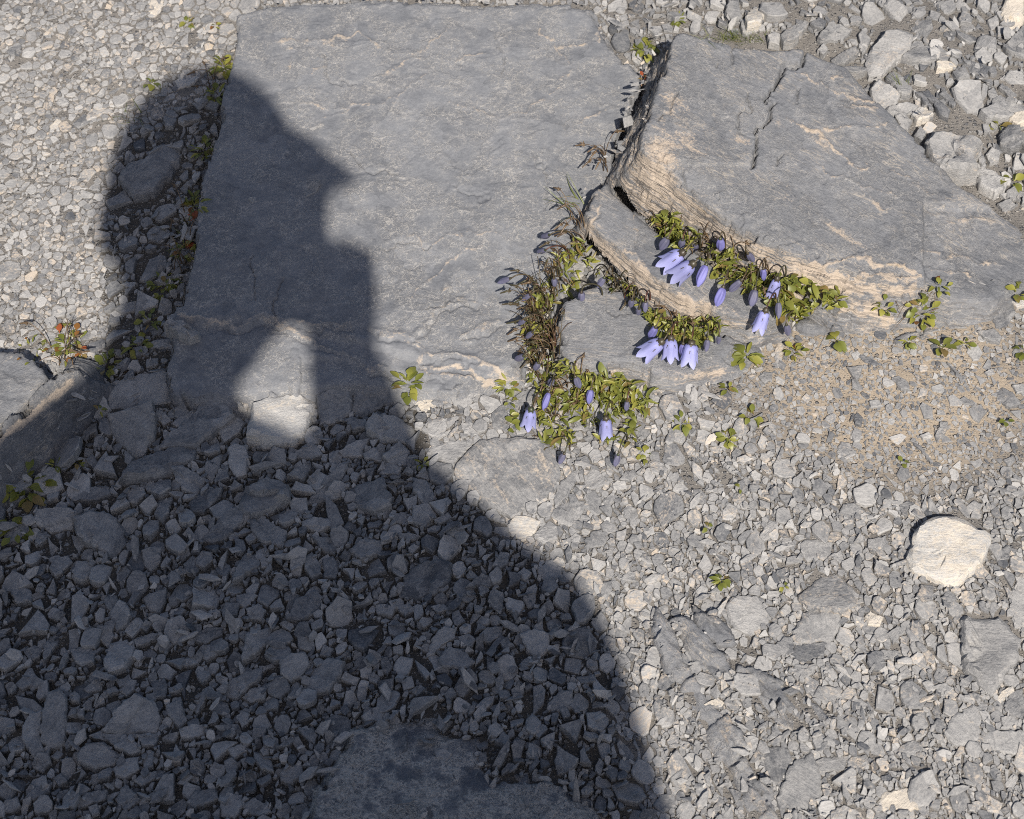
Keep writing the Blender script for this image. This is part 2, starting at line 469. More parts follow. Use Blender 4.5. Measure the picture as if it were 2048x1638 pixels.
# ------------------------------------------------------------------ the ground sheet
def axis(lo, hi, step, far):
    a = list(np.arange(lo, hi + 1e-9, step)); s = step
    while a[-1] < far: s *= 1.35; a.append(a[-1] + s)
    s = step
    while a[0] > -far: s *= 1.35; a.insert(0, a[0] - s)
    return np.array(a)
def build_ground():
    xs = axis(-.47, .47, .0026, 70.0); ys = axis(-.36, .48, .0026, 70.0)
    X, Y = np.meshgrid(xs, ys); x = X.ravel(); y = Y.ravel()
    near = (np.abs(x) < 3) & (np.abs(y) < 3)
    z = np.zeros(len(x)); z[near] = groundz(x[near], y[near])
    z[~near] = -.004 + (fbm(x[~near] * .6, y[~near] * .6, 3, 3) - .5) * .03
    P = np.stack([x, y, z], -1)
    px = to_px(np.stack([x, y, z * 0], -1)); vis = near & ((P - CAM) @ FWD > .2)
    warm = np.zeros(len(x)); warm[vis] = sandiness(px[vis])
    nx, ny = len(xs), len(ys)
    i = (np.arange(ny - 1)[:, None] * nx + np.arange(nx - 1)[None, :]).ravel()
    F = np.stack([i, i + 1, i + nx + 1, i + nx], -1)
    me = mesh_np('ground', P, F, M_GROUND, True)
    set_attr(me, 'warm', 'FLOAT', warm)
    rg = np.zeros(len(x)); rr = region_of(px[vis]); rg[vis] = np.isin(rr, [2, 3]) * 1.0  # mask of the gravel lying in shadow, where the soil is painted darker
    set_attr(me, 'gap_shade', 'FLOAT', rg)
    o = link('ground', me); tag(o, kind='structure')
build_ground()

# ------------------------------------------------------------------ slabs of slate as worked surfaces
SUPPORTS = []     # (outline in world xy, plane, outline in pixels)
def plane3(p):
    """plane through three (px, py, z)"""
    q = np.array([at(a, b, c) for a, b, c in p])
    A = np.stack([np.ones(3), q[:, 0], q[:, 1]], -1)
    return tuple(np.linalg.solve(A, q[:, 2]))

def slab(name, top, plane, mat, label, cat='rock slab', step=.0008, depth=.034, rough=.0012, terr=.003, grain=0.0,
         relief=None, paint=None, tone=.5, seed=1, rim=.0012, facewarm=.5, waver=.0015, group=None, hollow=None):
    """top: (px, py, steepness of the side there). The sides fall in broken layers from that outline."""
    T = np.array([(p[0], p[1]) for p in top], float); S = np.array([p[2] for p in top], float)
    P = at_plane(T[:, 0], T[:, 1], plane)[:, :2]
    lo = P.min(0) - .04; hi = P.max(0) + .04
    xs = np.arange(lo[0], hi[0], step); ys = np.arange(lo[1], hi[1], step)
    X, Y = np.meshgrid(xs, ys); xy = np.stack([X.ravel(), Y.ravel()], -1)
    x, y = xy[:, 0], xy[:, 1]
    d, bi, bt = poly_sdf(xy, P)
    nxt = (bi + 1) % len(S)
    slope = S[bi] * (1 - bt) + S[nxt] * bt
    d = d + (fbm(x * 60, y * 60, seed, 3, .5) - .5) * waver * 2.4 + (fbm(x * 260, y * 260, seed + 1, 2) - .5) * waver * .35
    d = d - sstep(.56, .60, fbm(x * 34, y * 34, seed + 33, 3)) * waver * 2.0 - sstep(.62, .64, fbm(x * 110, y * 110, seed + 34, 2)) * waver * .6
    seg = np.hypot(*(np.roll(P, -1, 0) - P).T); cum = np.concatenate([[0], np.cumsum(seg)[:-1]])
    along = cum[bi] + bt * seg[bi]
    zt = plane[0] + plane[1] * x + plane[2] * y
    z = zt + (fbm(x * 14, y * 14, seed + 2, 3) - .5) * rough * 2
    z += (fbm(x * 150, y * 150, seed + 3, 3, .6) - .5) * rough * .28
    fl = fbm(x * 26, y * 26, seed + 4, 3, .5)
    fl2 = fbm(x * 48 + fl * 3, y * 48 - fl * 2, seed + 44, 4, .55)
    z += (sstep(.50, .506, fl) + sstep(.60, .606, fl)) * rough * .24 + (sstep(.56, .565, fl2) - sstep(.38, .375, fl2)) * rough * .22
    px = to_px(np.stack([x, y, zt], -1))
    if relief is not None: z += relief(px, x, y)
    e = np.maximum(-d, 0)
    z -= rim * .6 * np.clip(1 - d / .003, 0, 1) ** 2
    drop = e * slope * (1 + (fbm(x * 40, y * 40, seed + 5, 2) - .5) * .5)
    lq = np.floor(drop / terr + (fbm(along * 25, along * 0 + 3.3, seed + 6, 2) - .5) * .8)
    jit = (fbm(along * 55, lq * 7.31, seed + 7, 3, .55) - .5) * .0034 + (fbm(along * 240, lq * 3.1, seed + 8, 2) - .5) * .0008
    e = np.maximum(e + jit * sstep(0, .0015, e), 0)
    drop = e * slope * (1 + (fbm(x * 30, y * 30, seed + 5, 2) - .5) * .4)
    lay = drop + (fbm(along * 25, along * 0 + 3.3, seed + 6, 2) - .5) * terr * .8
    q = np.floor(lay / terr); r = lay / terr - q
    ter = (q + sstep(.40, 1.0, r)) * terr
    fk = sstep(0, .002, e)
    z = z - (drop * .25 + ter * .75) * fk
    keep = (e * slope < (depth if hollow is None else depth - (depth - hollow[1]) * np.exp(-(line_dist(px, hollow[0]) / hollow[2]) ** 4))) & (e < .036)
    nx, ny = len(xs), len(ys)
    K = keep.reshape(ny, nx)
    c = K[:-1, :-1] & K[1:, :-1] & K[:-1, 1:] & K[1:, 1:]
    i = (np.arange(ny - 1)[:, None] * nx + np.arange(nx - 1)[None, :])[c]
    F = np.stack([i, i + 1, i + nx + 1, i + nx], -1)
    used = np.zeros(nx * ny, bool); used[F.ravel()] = True
    re = np.cumsum(used) - 1
    V = np.stack([x, y, z], -1)[used]; F = re[F]
    cen = P.mean(0); org = np.array([cen[0], cen[1], plane[0] + plane[1] * cen[0] + plane[2] * cen[1]])
    me = mesh_np(name, V - org, F, mat, True)
    ca, sa = math.cos(grain), math.sin(grain)
    u = V[:, :2] - cen
    tc = np.stack([u[:, 0] * ca + u[:, 1] * sa, -u[:, 0] * sa + u[:, 1] * ca, (V[:, 2] - org[2]) * 2.2], -1) * 100 + seed * 7.7
    tf = np.stack([along[used], (zt[used] - V[:, 2]) * 2.6, np.maximum(-d, 0)[used] * .6], -1) * 100 + seed * 3.1
    set_attr(me, 'tcf', 'FLOAT_VECTOR', tf)
    face = (sstep(.0, .003, e) * np.clip(slope / 2, .15, 1))[used]
    w = np.zeros(used.sum())
    if paint is not None: w = w + paint(px[used], x[used], y[used])
    w = w + face * facewarm
    set_attr(me, 'tc', 'FLOAT_VECTOR', tc); set_attr(me, 'warm', 'FLOAT', w); set_attr(me, 'face', 'FLOAT', face)
    tn = tone + (fbm(x * 9, y * 9, seed + 9, 3) - .5)[used] * .25
    set_attr(me, 'tone', 'FLOAT', tn)
    o = link(name, me, org); tag(o, label, cat, group)
    SUPPORTS.append((P, plane, T)); hm_add(V)
    return o

def lines_field(px, lines, w):
    f = np.zeros(len(px)); w = w * (.55 + .9 * fbm(px[:, 0] / 30, px[:, 1] / 30, 73, 3))
    wob = np.stack([fbm(px[:, 0] / 22, px[:, 1] / 22, 71, 3) - .5, fbm(px[:, 0] / 22, px[:, 1] / 22, 72, 3) - .5], -1) * 26
    for l in lines:
        l = np.asarray(l, float)
        lo = l.min(0) - 40; hi = l.max(0) + 40
        m = (px[:, 0] > lo[0]) & (px[:, 0] < hi[0]) & (px[:, 1] > lo[1]) & (px[:, 1] < hi[1])
        if m.any(): f[m] = np.maximum(f[m], np.exp(-(line_dist(px[m] + wob[m], l) / w[m]) ** 2))
    return f

# height of everything solid, for setting plants and small things down
HX0, HY0, HS = -.47, -.36, .00125
_hx, _hy = np.meshgrid(np.arange(HX0, .47, HS), np.arange(HY0, .48, HS))
HM = groundz(_hx.ravel(), _hy.ravel()).reshape(_hx.shape)
def hm_add(V):
    i = ((V[:, 0] - HX0) / HS + .5).astype(int); j = ((V[:, 1] - HY0) / HS + .5).astype(int)
    ok = (i >= 0) & (j >= 0) & (i < HM.shape[1]) & (j < HM.shape[0])
    np.maximum.at(HM, (j[ok], i[ok]), V[ok, 2])
_ZS = np.arange(.085, -.03, -.0005)
def surface_z(px, py):
    q = at(np.full(len(_ZS), px), np.full(len(_ZS), py), _ZS)
    i = np.clip(((q[:, 0] - HX0) / HS + .5).astype(int), 0, HM.shape[1] - 1); j = np.clip(((q[:, 1] - HY0) / HS + .5).astype(int), 0, HM.shape[0] - 1)
    k = np.argmax(_ZS <= HM[j, i])
    return float(_ZS[k])

# --- the broad flat slab
PL_A = plane3([(450, 300, .009), (1150, 300, .011), (700, 740, .010)])
VA = [Z('C', l) for l in ([(400, 450), (500, 495), (680, 510), (740, 420), (830, 330), (900, 300), (1020, 300)], [(680, 510), (720, 600), (900, 610), (1050, 650), (1200, 720)],
      [(950, 500), (1050, 460), (1150, 420)], [(640, 520), (700, 600), (720, 690), (850, 720), (1000, 750)], [(700, 640), (800, 680), (960, 690), (1120, 770)], [(830, 330), (860, 200)], [(400, 660), (560, 690), (640, 740)])]
VA += [Z('B', l) for l in ([(1040, 395), (1250, 420), (1400, 430), (1530, 390), (1700, 420), (2047, 440)], [(1530, 400), (1680, 450), (1800, 510), (1900, 550), (2000, 560)])]
VA2 = [Z('A', l) for l in ([(1650, 240), (1800, 250), (2047, 230)], [(1690, 300), (1690, 420)], [(1800, 420), (1900, 390)], [(1870, 670), (1990, 670), (2047, 640)])]
VA2 += [Z('D', l) for l in ([(50, 270), (180, 260)], [(270, 240), (310, 110)], [(180, 720), (370, 640)], [(60, 460), (110, 420)], [(0, 560), (40, 520)])]
VA2 += [Z('P', l) for l in ([(640, 90), (720, 70), (760, 95)], [(760, 150), (840, 110), (900, 60)], [(600, 210), (700, 215), (790, 205), (850, 150)], [(900, 210), (1010, 240), (1090, 200)],
        [(770, 480), (830, 470), (860, 500), (900, 470), (1000, 470)], [(820, 600), (900, 520), (960, 490)], [(1080, 60), (1140, 130)], [(910, 120), (980, 110)])]
def ridge_y(x): return np.interp(x, [320, 540, 640, 760, 830, 900, 1000, 1100], [640, 642, 662, 690, 706, 724, 742, 765])
def relief_A(px, x, y):
    wob = (fbm(px[:, 0] / 40, px[:, 1] / 40, 15, 3) - .5) * 26
    b = sstep(-8, 10, px[:, 1] + wob - ridge_y(px[:, 0]))
    b2 = sstep(-6, 8, px[:, 1] + wob * 1.4 - ridge_y(px[:, 0]) - np.interp(px[:, 0], [320, 700, 900, 1050], [90, 40, 26, 18]))
    r = -.0032 * b - .0022 * b2 * (px[:, 0] > 600)
    f = lines_field(px, VA, 5.5)
    r += f * .0008 - lines_field(px, [[(q[0] + 4, q[1] + 9) for q in l] for l in VA], 4) * .0012
    r += lines_field(px, VA2, 4) * .0004
    r -= .0013 * lines_field(px, [[(905, 376), (930, 396), (976, 392)], [(766, 502), (800, 486), (862, 490)], [(505, 520), (512, 600)], [(562, 560), (545, 622), (560, 650)], [(1060, 300), (1095, 350), (1090, 420)],
        [(700, 300), (730, 340), (800, 350)], [(640, 110), (660, 160), (720, 175)], [(980, 60), (1010, 110), (1000, 150)], [(860, 620), (900, 600), (930, 610)]], 1.7)
    # low swells of the worn top and a few flaked hollows
    for (cx, cy, rx, ry, h) in ((500, 600, 150, 120, .0016), (640, 480, 100, 160, .001), (900, 560, 160, 60, -.0014), (1000, 640, 90, 50, .0022), (760, 600, 80, 50, .0012), (940, 395, 40, 18, -.0012), (810, 510, 50, 22, -.001), (550, 730, 70, 40, .0014), (680, 730, 60, 34, .0012)):
        q = ((px[:, 0] - cx) / rx) ** 2 + ((px[:, 1] - cy) / ry) ** 2 + (fbm(px[:, 0] / 70, px[:, 1] / 70, 16, 4) - .5) * 2.6
        r += h * .6 * sstep(1.6, .5, q)
    return r
def paint_A(px, x, y):
    w = lines_field(px, VA, 4.4) * .54 + lines_field(px, VA2, 4) * .55
    w += np.exp(-(np.abs(px[:, 1] - ridge_y(px[:, 0]) - 4) / 12) ** 2) * .10
    w += np.exp(-((px[:, 0] - 990) / 60) ** 2 - ((px[:, 1] - 745) / 22) ** 2) * .3
    w += np.exp(-((px[:, 1] - 60) / 60) ** 2) * .14
    w += np.exp(-((px[:, 0] - 1090) / 40) ** 2 - ((px[:, 1] - 140) / 90) ** 2) * .1
    return w
slab('slate_slab', [(478, 30, 6), (540, 14, 1), (640, 12, .8), (800, 6, .8), (930, 10, .8), (1060, 6, .8), (1180, 14, 1), (1222, 90, 1.5), (1275, 150, 3), (1262, 200, 3),
     (1228, 300, 3), (1208, 380, 3), (1150, 470, 3), (1110, 560, 2), (1066, 640, 2), (1046, 715, 1.5), (1030, 742, .9), (960, 762, .7), (880, 772, .7), (800, 762, .9), (700, 768, 1.2),
     (620, 766, 1), (500, 786, .8), (455, 786, .8), (420, 778, 1), (393, 794, 2), (349, 777, 4), (333, 736, 6), (345, 690, 7), (347, 640, 7), (362, 590, 8), (387, 480, 8), (412, 340, 8), (437, 230, 8)],
     PL_A, M_SLAB, 'broad flat grey slate slab that carries most of the head-shaped shadow', relief=relief_A, paint=paint_A, tone=.60, seed=3, rough=.0011, grain=.2, facewarm=.3, terr=.0022)

# --- the thick tilted slab, its face in tan layers
PL_B = plane3([(1300, 310, .056), (1640, 530, .040), (1600, 100, .040)])
CRACK_B = [Z('D', [(1490, 290), (1460, 370), (1345, 405), (1335, 440), (1310, 520), (1270, 600)]), Z('D', [(1330, 600), (1283, 650), (1262, 745), (1207, 775), (1195, 880), (1185, 970)])]
FINE_B = [Z('D', l) for l in ([(1062, 290), (1050, 380)], [(990, 370), (985, 410)], [(1110, 700), (1112, 780)], [(1150, 540), (1160, 640), (1105, 700)], [(1440, 510), (1430, 610)],
          [(1360, 890), (1335, 965)], [(610, 910), (660, 970), (720, 1010)], [(775, 1000), (790, 1060), (840, 1115)], [(730, 560), (690, 640), (640, 720)])]
VB = [Z('E', l) for l in ([(490, 480), (620, 560), (740, 620), (860, 680), (1030, 720)], [(800, 700), (900, 740), (1040, 760)], [(440, 830), (600, 900), (700, 970)], [(700, 970), (860, 1100), (1000, 1150)],
      [(640, 1130), (760, 1200), (870, 1210), (980, 1280), (1160, 1330)], [(980, 1290), (1010, 1370), (1050, 1420), (1100, 1445)], [(1130, 1160), (1280, 1230), (1420, 1320)],
      [(700, 880), (860, 880), (1000, 880), (1120, 850)], [(1380, 1440), (1550, 1470), (1680, 1490), (1870, 1500)], [(760, 550), (870, 550)])]
VB += [Z('G', l) for l in ([(560, 240), (700, 235), (850, 225), (980, 232), (1100, 265), (1300, 300)], [(600, 290), (720, 300), (850, 310)], [(860, 330), (1000, 345), (1180, 350), (1330, 345)], [(960, 385), (1100, 400), (1290, 405)],
       [(1345, 160), (1500, 200), (1700, 230), (1900, 260)], [(1400, 270), (1560, 300), (1700, 330)], [(700, 300), (900, 370), (1100, 430)], [(800, 440), (1000, 480), (1200, 500)])]
BLOT = [Z('E', [(380, 590)])[0] + (14, 10, .5), Z('E', [(370, 830)])[0] + (22, 12, .55), Z('D', [(830, 680)])[0] + (60, 24, .45), Z('D', [(1130, 830)])[0] + (28, 18, .5), Z('E', [(420, 1290)])[0] + (46, 34, .42),
        Z('E', [(600, 910)])[0] + (22, 14, .5), Z('E', [(680, 880)])[0] + (22, 12, .4), Z('E', [(700, 1020)])[0] + (24, 12, .5), Z('E', [(1150, 1040)])[0] + (18, 10, .4), Z('E', [(850, 1600)])[0] + (50, 14, .45),
        Z('D', [(780, 800)])[0] + (60, 34, .4), Z('D', [(880, 900)])[0] + (50, 24, .35), Z('D', [(720, 260)])[0] + (20, 30, .4), Z('D', [(720, 560)])[0] + (20, 60, .4), Z('D', [(640, 860)])[0] + (30, 30, .45),
        (1690, 470, 60, 14, .4), (1720, 575, 110, 14, .3), (1330, 330, 40, 30, .5)]
FACE_TOP = [(1300, 305), (1345, 345), (1400, 385), (1480, 450), (1530, 487), (1600, 515), (1700, 535), (1850, 560)]
def relief_B(px, x, y):
    r = -.0060 * lines_field(px, CRACK_B, 3.4) - .0022 * lines_field(px, FINE_B, 2.0)
    r -= .0030 * sstep(-3, 3, px[:, 0] + (fbm(px[:, 0] / 30, px[:, 1] / 30, 5, 2) - .5) * 8 - 1848) * sstep(400, 414, px[:, 1] + (px[:, 0] - 1850) * -.06)
    r += .0006 * lines_field(px, VB, 3.5)
    # the plate left of the crack stands a little proud
    c = np.array(CRACK_B[0] + CRACK_B[1]); cx = np.interp(px[:, 1], c[:, 1][np.argsort(c[:, 1])], c[:, 0][np.argsort(c[:, 1])])
    r += .0013 * sstep(2, -2, px[:, 0] - cx) * (px[:, 1] < 330)
    # worn round lower rim
    q = line_dist(px, FACE_TOP)
    r -= .0016 * np.exp(-(q / 20) ** 2) + .0012 * (sstep(.45, .47, fbm(px[:, 0] / 45, px[:, 1] / 25, 61, 4)) * np.exp(-(q / 40) ** 2))
    return r
def paint_B(px, x, y):
    w = lines_field(px, VB, 4.8) * .62
    for (cx, cy, rx, ry, s) in BLOT:
        a = -.55; dx = (px[:, 0] - cx); dy = (px[:, 1] - cy)
        u = dx * math.cos(a) - dy * math.sin(a); v = dx * math.sin(a) + dy * math.cos(a)
        w += s * .84 * np.exp(-(u / rx / 1.3) ** 2 - (v / ry / 1.0) ** 2)
    w += .24 * np.exp(-(line_dist(px, FACE_TOP) / 24) ** 2)
    return w
slab('slate_slab', [(1345, 72, 2.5), (1365, 62, 2), (1400, 74, 2), (1480, 95, 3), (1600, 99, 3), (1690, 135, 3), (1740, 190, 3), (1790, 235, 3), (1850, 300, 3), (1915, 370, 3), (1985, 415, 3),
     (2070, 470, 2), (2100, 560, 1), (2040, 576, 1), (1980, 592, 1), (1900, 590, 1), (1850, 572, 1.2), (1780, 566, 1), (1700, 545, 1.1), (1640, 522, 1.7), (1580, 500, 2.2), (1520, 473, 2.6), (1450, 424, 2.8),
     (1390, 378, 2.8), (1335, 335, 2.8), (1300, 310, 2.8), (1283, 296, 2.0), (1305, 215, 2.3), (1328, 130, 3.2)],
     PL_B, M_SLABB, 'thick tilted slate slab with a tan layered front edge, cracked across its top', relief=relief_B, paint=paint_B, tone=.54, seed=23, rough=.0012, grain=-.62, depth=.05, facewarm=.50, terr=.0034, hollow=([(1228, 318), (1262, 362), (1318, 420), (1352, 448)], .021, 30))

# --- the two stepped slabs under it
PL_C = plane3([(1210, 370, .034), (1500, 635, .024), (1500, 560, .025)])
slab('slate_slab', [(1212, 362, 4), (1240, 372, 4), (1290, 410, 3), (1340, 450, 3), (1420, 520, 3), (1500, 570, 3), (1570, 600, 2), (1560, 622, 1.3), (1500, 632, 1.2), (1440, 622, 1.5), (1390, 602, 1.8),
     (1330, 566, 1.8), (1275, 524, 2), (1218, 478, 2.6), (1182, 446, 3), (1170, 420, 3), (1182, 390, 3)],
     PL_C, M_SLABB, 'middle stepped slate slab with a tan split lower edge, bluebells lying over it',
     paint=lambda px, x, y: .42 * np.exp(-(line_dist(px, [(1182, 446), (1275, 530), (1390, 605), (1500, 632)]) / 16) ** 2) + .4 * np.exp(-(line_dist(px, [(1195, 375), (1190, 420)]) / 18) ** 2)
        + .5 * lines_field(px, [Z('M', [(0, 300), (120, 380), (200, 520)]), Z('M', [(560, 760), (680, 820), (900, 880)]), Z('D', [(300, 1200), (240, 1290)]), Z('D', [(480, 1200), (500, 1420)])], 5),
     relief=lambda px, x, y: -.016 * np.exp(-(line_dist(px, [(1238, 368), (1275, 400), (1322, 442), (1345, 462)]) / 15) ** 2) - .0009 * lines_field(px, FINE_B[:1] + [Z('D', [(495, 1350), (505, 1440)]), Z('D', [(310, 1220), (260, 1290)])], 1.8), tone=.52, seed=41, grain=-.62, depth=.035, hollow=([(1176, 462), (1225, 530), (1282, 582)], .012, 26), rough=.001, facewarm=.5, terr=.0026)
PL_D = plane3([(1130, 600, .021), (1450, 690, .016), (1200, 720, .018)])
slab('slate_slab', [(1160, 574, 3), (1200, 563, 2), (1250, 572, 2), (1300, 612, 2), (1350, 642, 1.5), (1430, 657, 1), (1480, 690, .6), (1460, 716, .6), (1400, 740, .9), (1360, 748, 1.2), (1310, 745, 1.3), (1250, 726, 1.4),
     (1180, 728, 1.5), (1142, 718, 2.5), (1118, 680, 3), (1110, 640, 3), (1122, 600, 3)],
     PL_D, M_SLABB, 'lowest stepped slate slab, smooth and rounded, ringed by green cushions',
     paint=lambda px, x, y: .22 * np.exp(-((px[:, 0] - 1440) / 60) ** 2) + .35 * np.exp(-(line_dist(px, [(1150, 722), (1250, 728), (1360, 750), (1440, 735)]) / 10) ** 2)
        + .2 * np.exp(-((px[:, 0] - 1280) / 40) ** 2 - ((px[:, 1] - 640) / 20) ** 2),
     relief=lambda px, x, y: -.0012 * sstep(2, -2, px[:, 1] - 628 + (px[:, 0] - 1210) * -.05 + (fbm(px[:, 0] / 15, px[:, 1] / 15, 3, 2) - .5) * 14) * ((px[:, 0] > 1212) & (px[:, 0] < 1262)) - .001 * lines_field(px, [Z('L', [(1430, 90), (1410, 170)])], 1.6),
     tone=.58, seed=57, grain=-.1, depth=.03, rough=.0007, facewarm=.35, terr=.002)

# --- bedrock at the lower edge and the rounded rock at the left edge
slab('bedrock', [(640, 1800, 1), (622, 1640, 2), (632, 1580, 2), (645, 1535, 1.5), (690, 1480, 1), (760, 1450, .6), (860, 1440, .5), (930, 1470, .5), (955, 1520, .5), (985, 1560, .5), (1040, 1552, .6), (1085, 1545, .8),
     (1112, 1548, .8), (1150, 1600, .8), (1220, 1700, .8), (1230, 1800, 1)], plane3([(640, 1540, .006), (1100, 1560, .004), (850, 1638, .010)]), M_BED,
     'dark pale-veined bedrock hump breaking through the shadowed gravel', 'rock', step=.001, depth=.02, rough=.0022, tone=.45, seed=71, waver=.003, facewarm=.1)
slab('rock', [(-160, 700, 2)] + [p + (s,) for p, s in zip(Z('B', [(0, 595), (95, 595), (170, 640), (235, 690), (262, 735), (200, 820), (120, 915), (0, 1020)]), (3, 3, 3, 3, 3, 2, 2, 2))] + [(-160, 960, 2)],
     plane3([(0, 720, .016), (80, 760, .014), (0, 840, .018)]), M_SLABB, 'sunlit flat grey rock cut off by the edge of the picture beside a mossy gap', 'rock', step=.001, tone=.55, seed=83, grain=.7, depth=.03, rough=.0016, facewarm=.2)
slab('rock', [(-160, 990, 2)] + [p + (s,) for p, s in zip(Z('B', [(0, 1050), (140, 940), (270, 775), (350, 722), (455, 712), (480, 760), (420, 850), (300, 980), (180, 1090), (0, 1240)]), (3, 3, 3, 2, 1.2, .7, .5, .45, .45, .5))] + [(-160, 1180, .6)],
     plane3([(100, 800, .016), (0, 900, .016), (150, 770, .013)]), M_SLABB, 'long rounded rock with its sunlit strip painted tan, dark layers down its shaded side', 'rock', step=.001, tone=.34, seed=97, grain=.75, depth=.03, rough=.002, terr=.0026, facewarm=.12,
     paint=lambda px, x, y: .85 * np.exp(-(line_dist(px, [(140, 765), (90, 810), (20, 865), (-60, 930)]) / 12) ** 2))  # the thin sunlit strip along the rock, put into its colour as tan

# --- tilted beds of rock showing through the path
BEDS = [
    ('J', [(165, 545), (230, 620), (300, 830), (360, 930), (440, 1040), (600, 1200), (730, 1480), (800, 1660), (650, 1660), (520, 1400), (420, 1200), (330, 1060), (260, 950), (210, 800), (160, 680)], 'long tan and grey rock rib rising from the path toward the bottom edge', .72, .30),
    ('J', [(250, 612), (320, 600), (420, 690), (530, 800), (565, 890), (480, 905), (390, 840), (310, 740)], 'dark blue-grey bed of rock just inside the top of the long rib', .55, .1),
    ('J', [(520, 795), (600, 830), (760, 900), (900, 990), (1000, 1050), (1080, 1110), (1000, 1150), (820, 1050), (680, 960), (565, 880)], 'narrow streaked rock bed slanting across the sunlit gravel', .68, .24),
    ('J', [(630, 1012), (700, 985), (860, 1085), (960, 1170), (870, 1190), (740, 1150), (655, 1085)], 'short weathered rock bed below the slanting streaked one', .68, .24),
    ('J', [(360, 540), (430, 560), (520, 640), (560, 720), (480, 720), (400, 660), (365, 600)], 'small blue-grey ledge at the upper end of the rock ribs', .50, .08),
    ('G', [(470, 672), (560, 640), (700, 680), (930, 705), (800, 742), (640, 735), (540, 722)], 'low flat rock bed streaked with sand below the leafy cushion', .46, .2),
    ('G', [(1160, 745), (1300, 700), (1450, 688), (1510, 700), (1350, 765), (1200, 795)], 'thin streaked rock ledge half buried in the sandy soil', .46, .2),
]
def bed_relief(px, x, y):
    u = x * .80 + y * .60; v = -x * .60 + y * .80          # u across the beds, v along them
    n = fbm(u * 150 + fbm(v * 30, u * 20, 8, 2) * 4, v * 16, 91, 4, .55)
    q = np.floor(n * 9); stair = (q + sstep(.6, 1, n * 9 - q)) / 9
    brk = sstep(.50, .53, fbm(v * 60, u * 25, 92, 3))
    return (stair - .5) * .0078 - brk * .0020 + (fbm(x * 200, y * 200, 93, 2) - .5) * .0012
for k, (zn, pts, lab, tn, wm) in enumerate(BEDS):
    T = Z(zn, pts); c = np.mean([(t[0], t[1]) for t in T], 0); lx = min(T, key=lambda t: t[0]); rx = max(T, key=lambda t: t[0])
    g0 = float(ground0(*at(c[0], c[1])[:2])); h = .007 if zn == 'J' else .0035
    nrm = np.array([.5, -.85]) if zn == 'J' else np.array([0, 1.])
    pl = plane3([(c[0], c[1], g0 + h * .55), (c[0] + 40 * .75, c[1] - 40 * .65 , g0 + h * .55), (c[0] + 50 * .6, c[1] + 50 * .8, g0 + h * .55)])
    slab('rock_bed', [t + (1.6,) for t in T], pl, M_SLABB, lab, 'rock bed', step=.001, depth=.012, rough=.0016, terr=.0016, grain=-.95 if zn == 'J' else .05, tone=tn, seed=110 + 7 * k, facewarm=wm, waver=.002,
         paint=lambda px, x, y, wm=wm: wm + 0 * x, group='beds of rock in the path', relief=bed_relief if zn == 'J' else None)

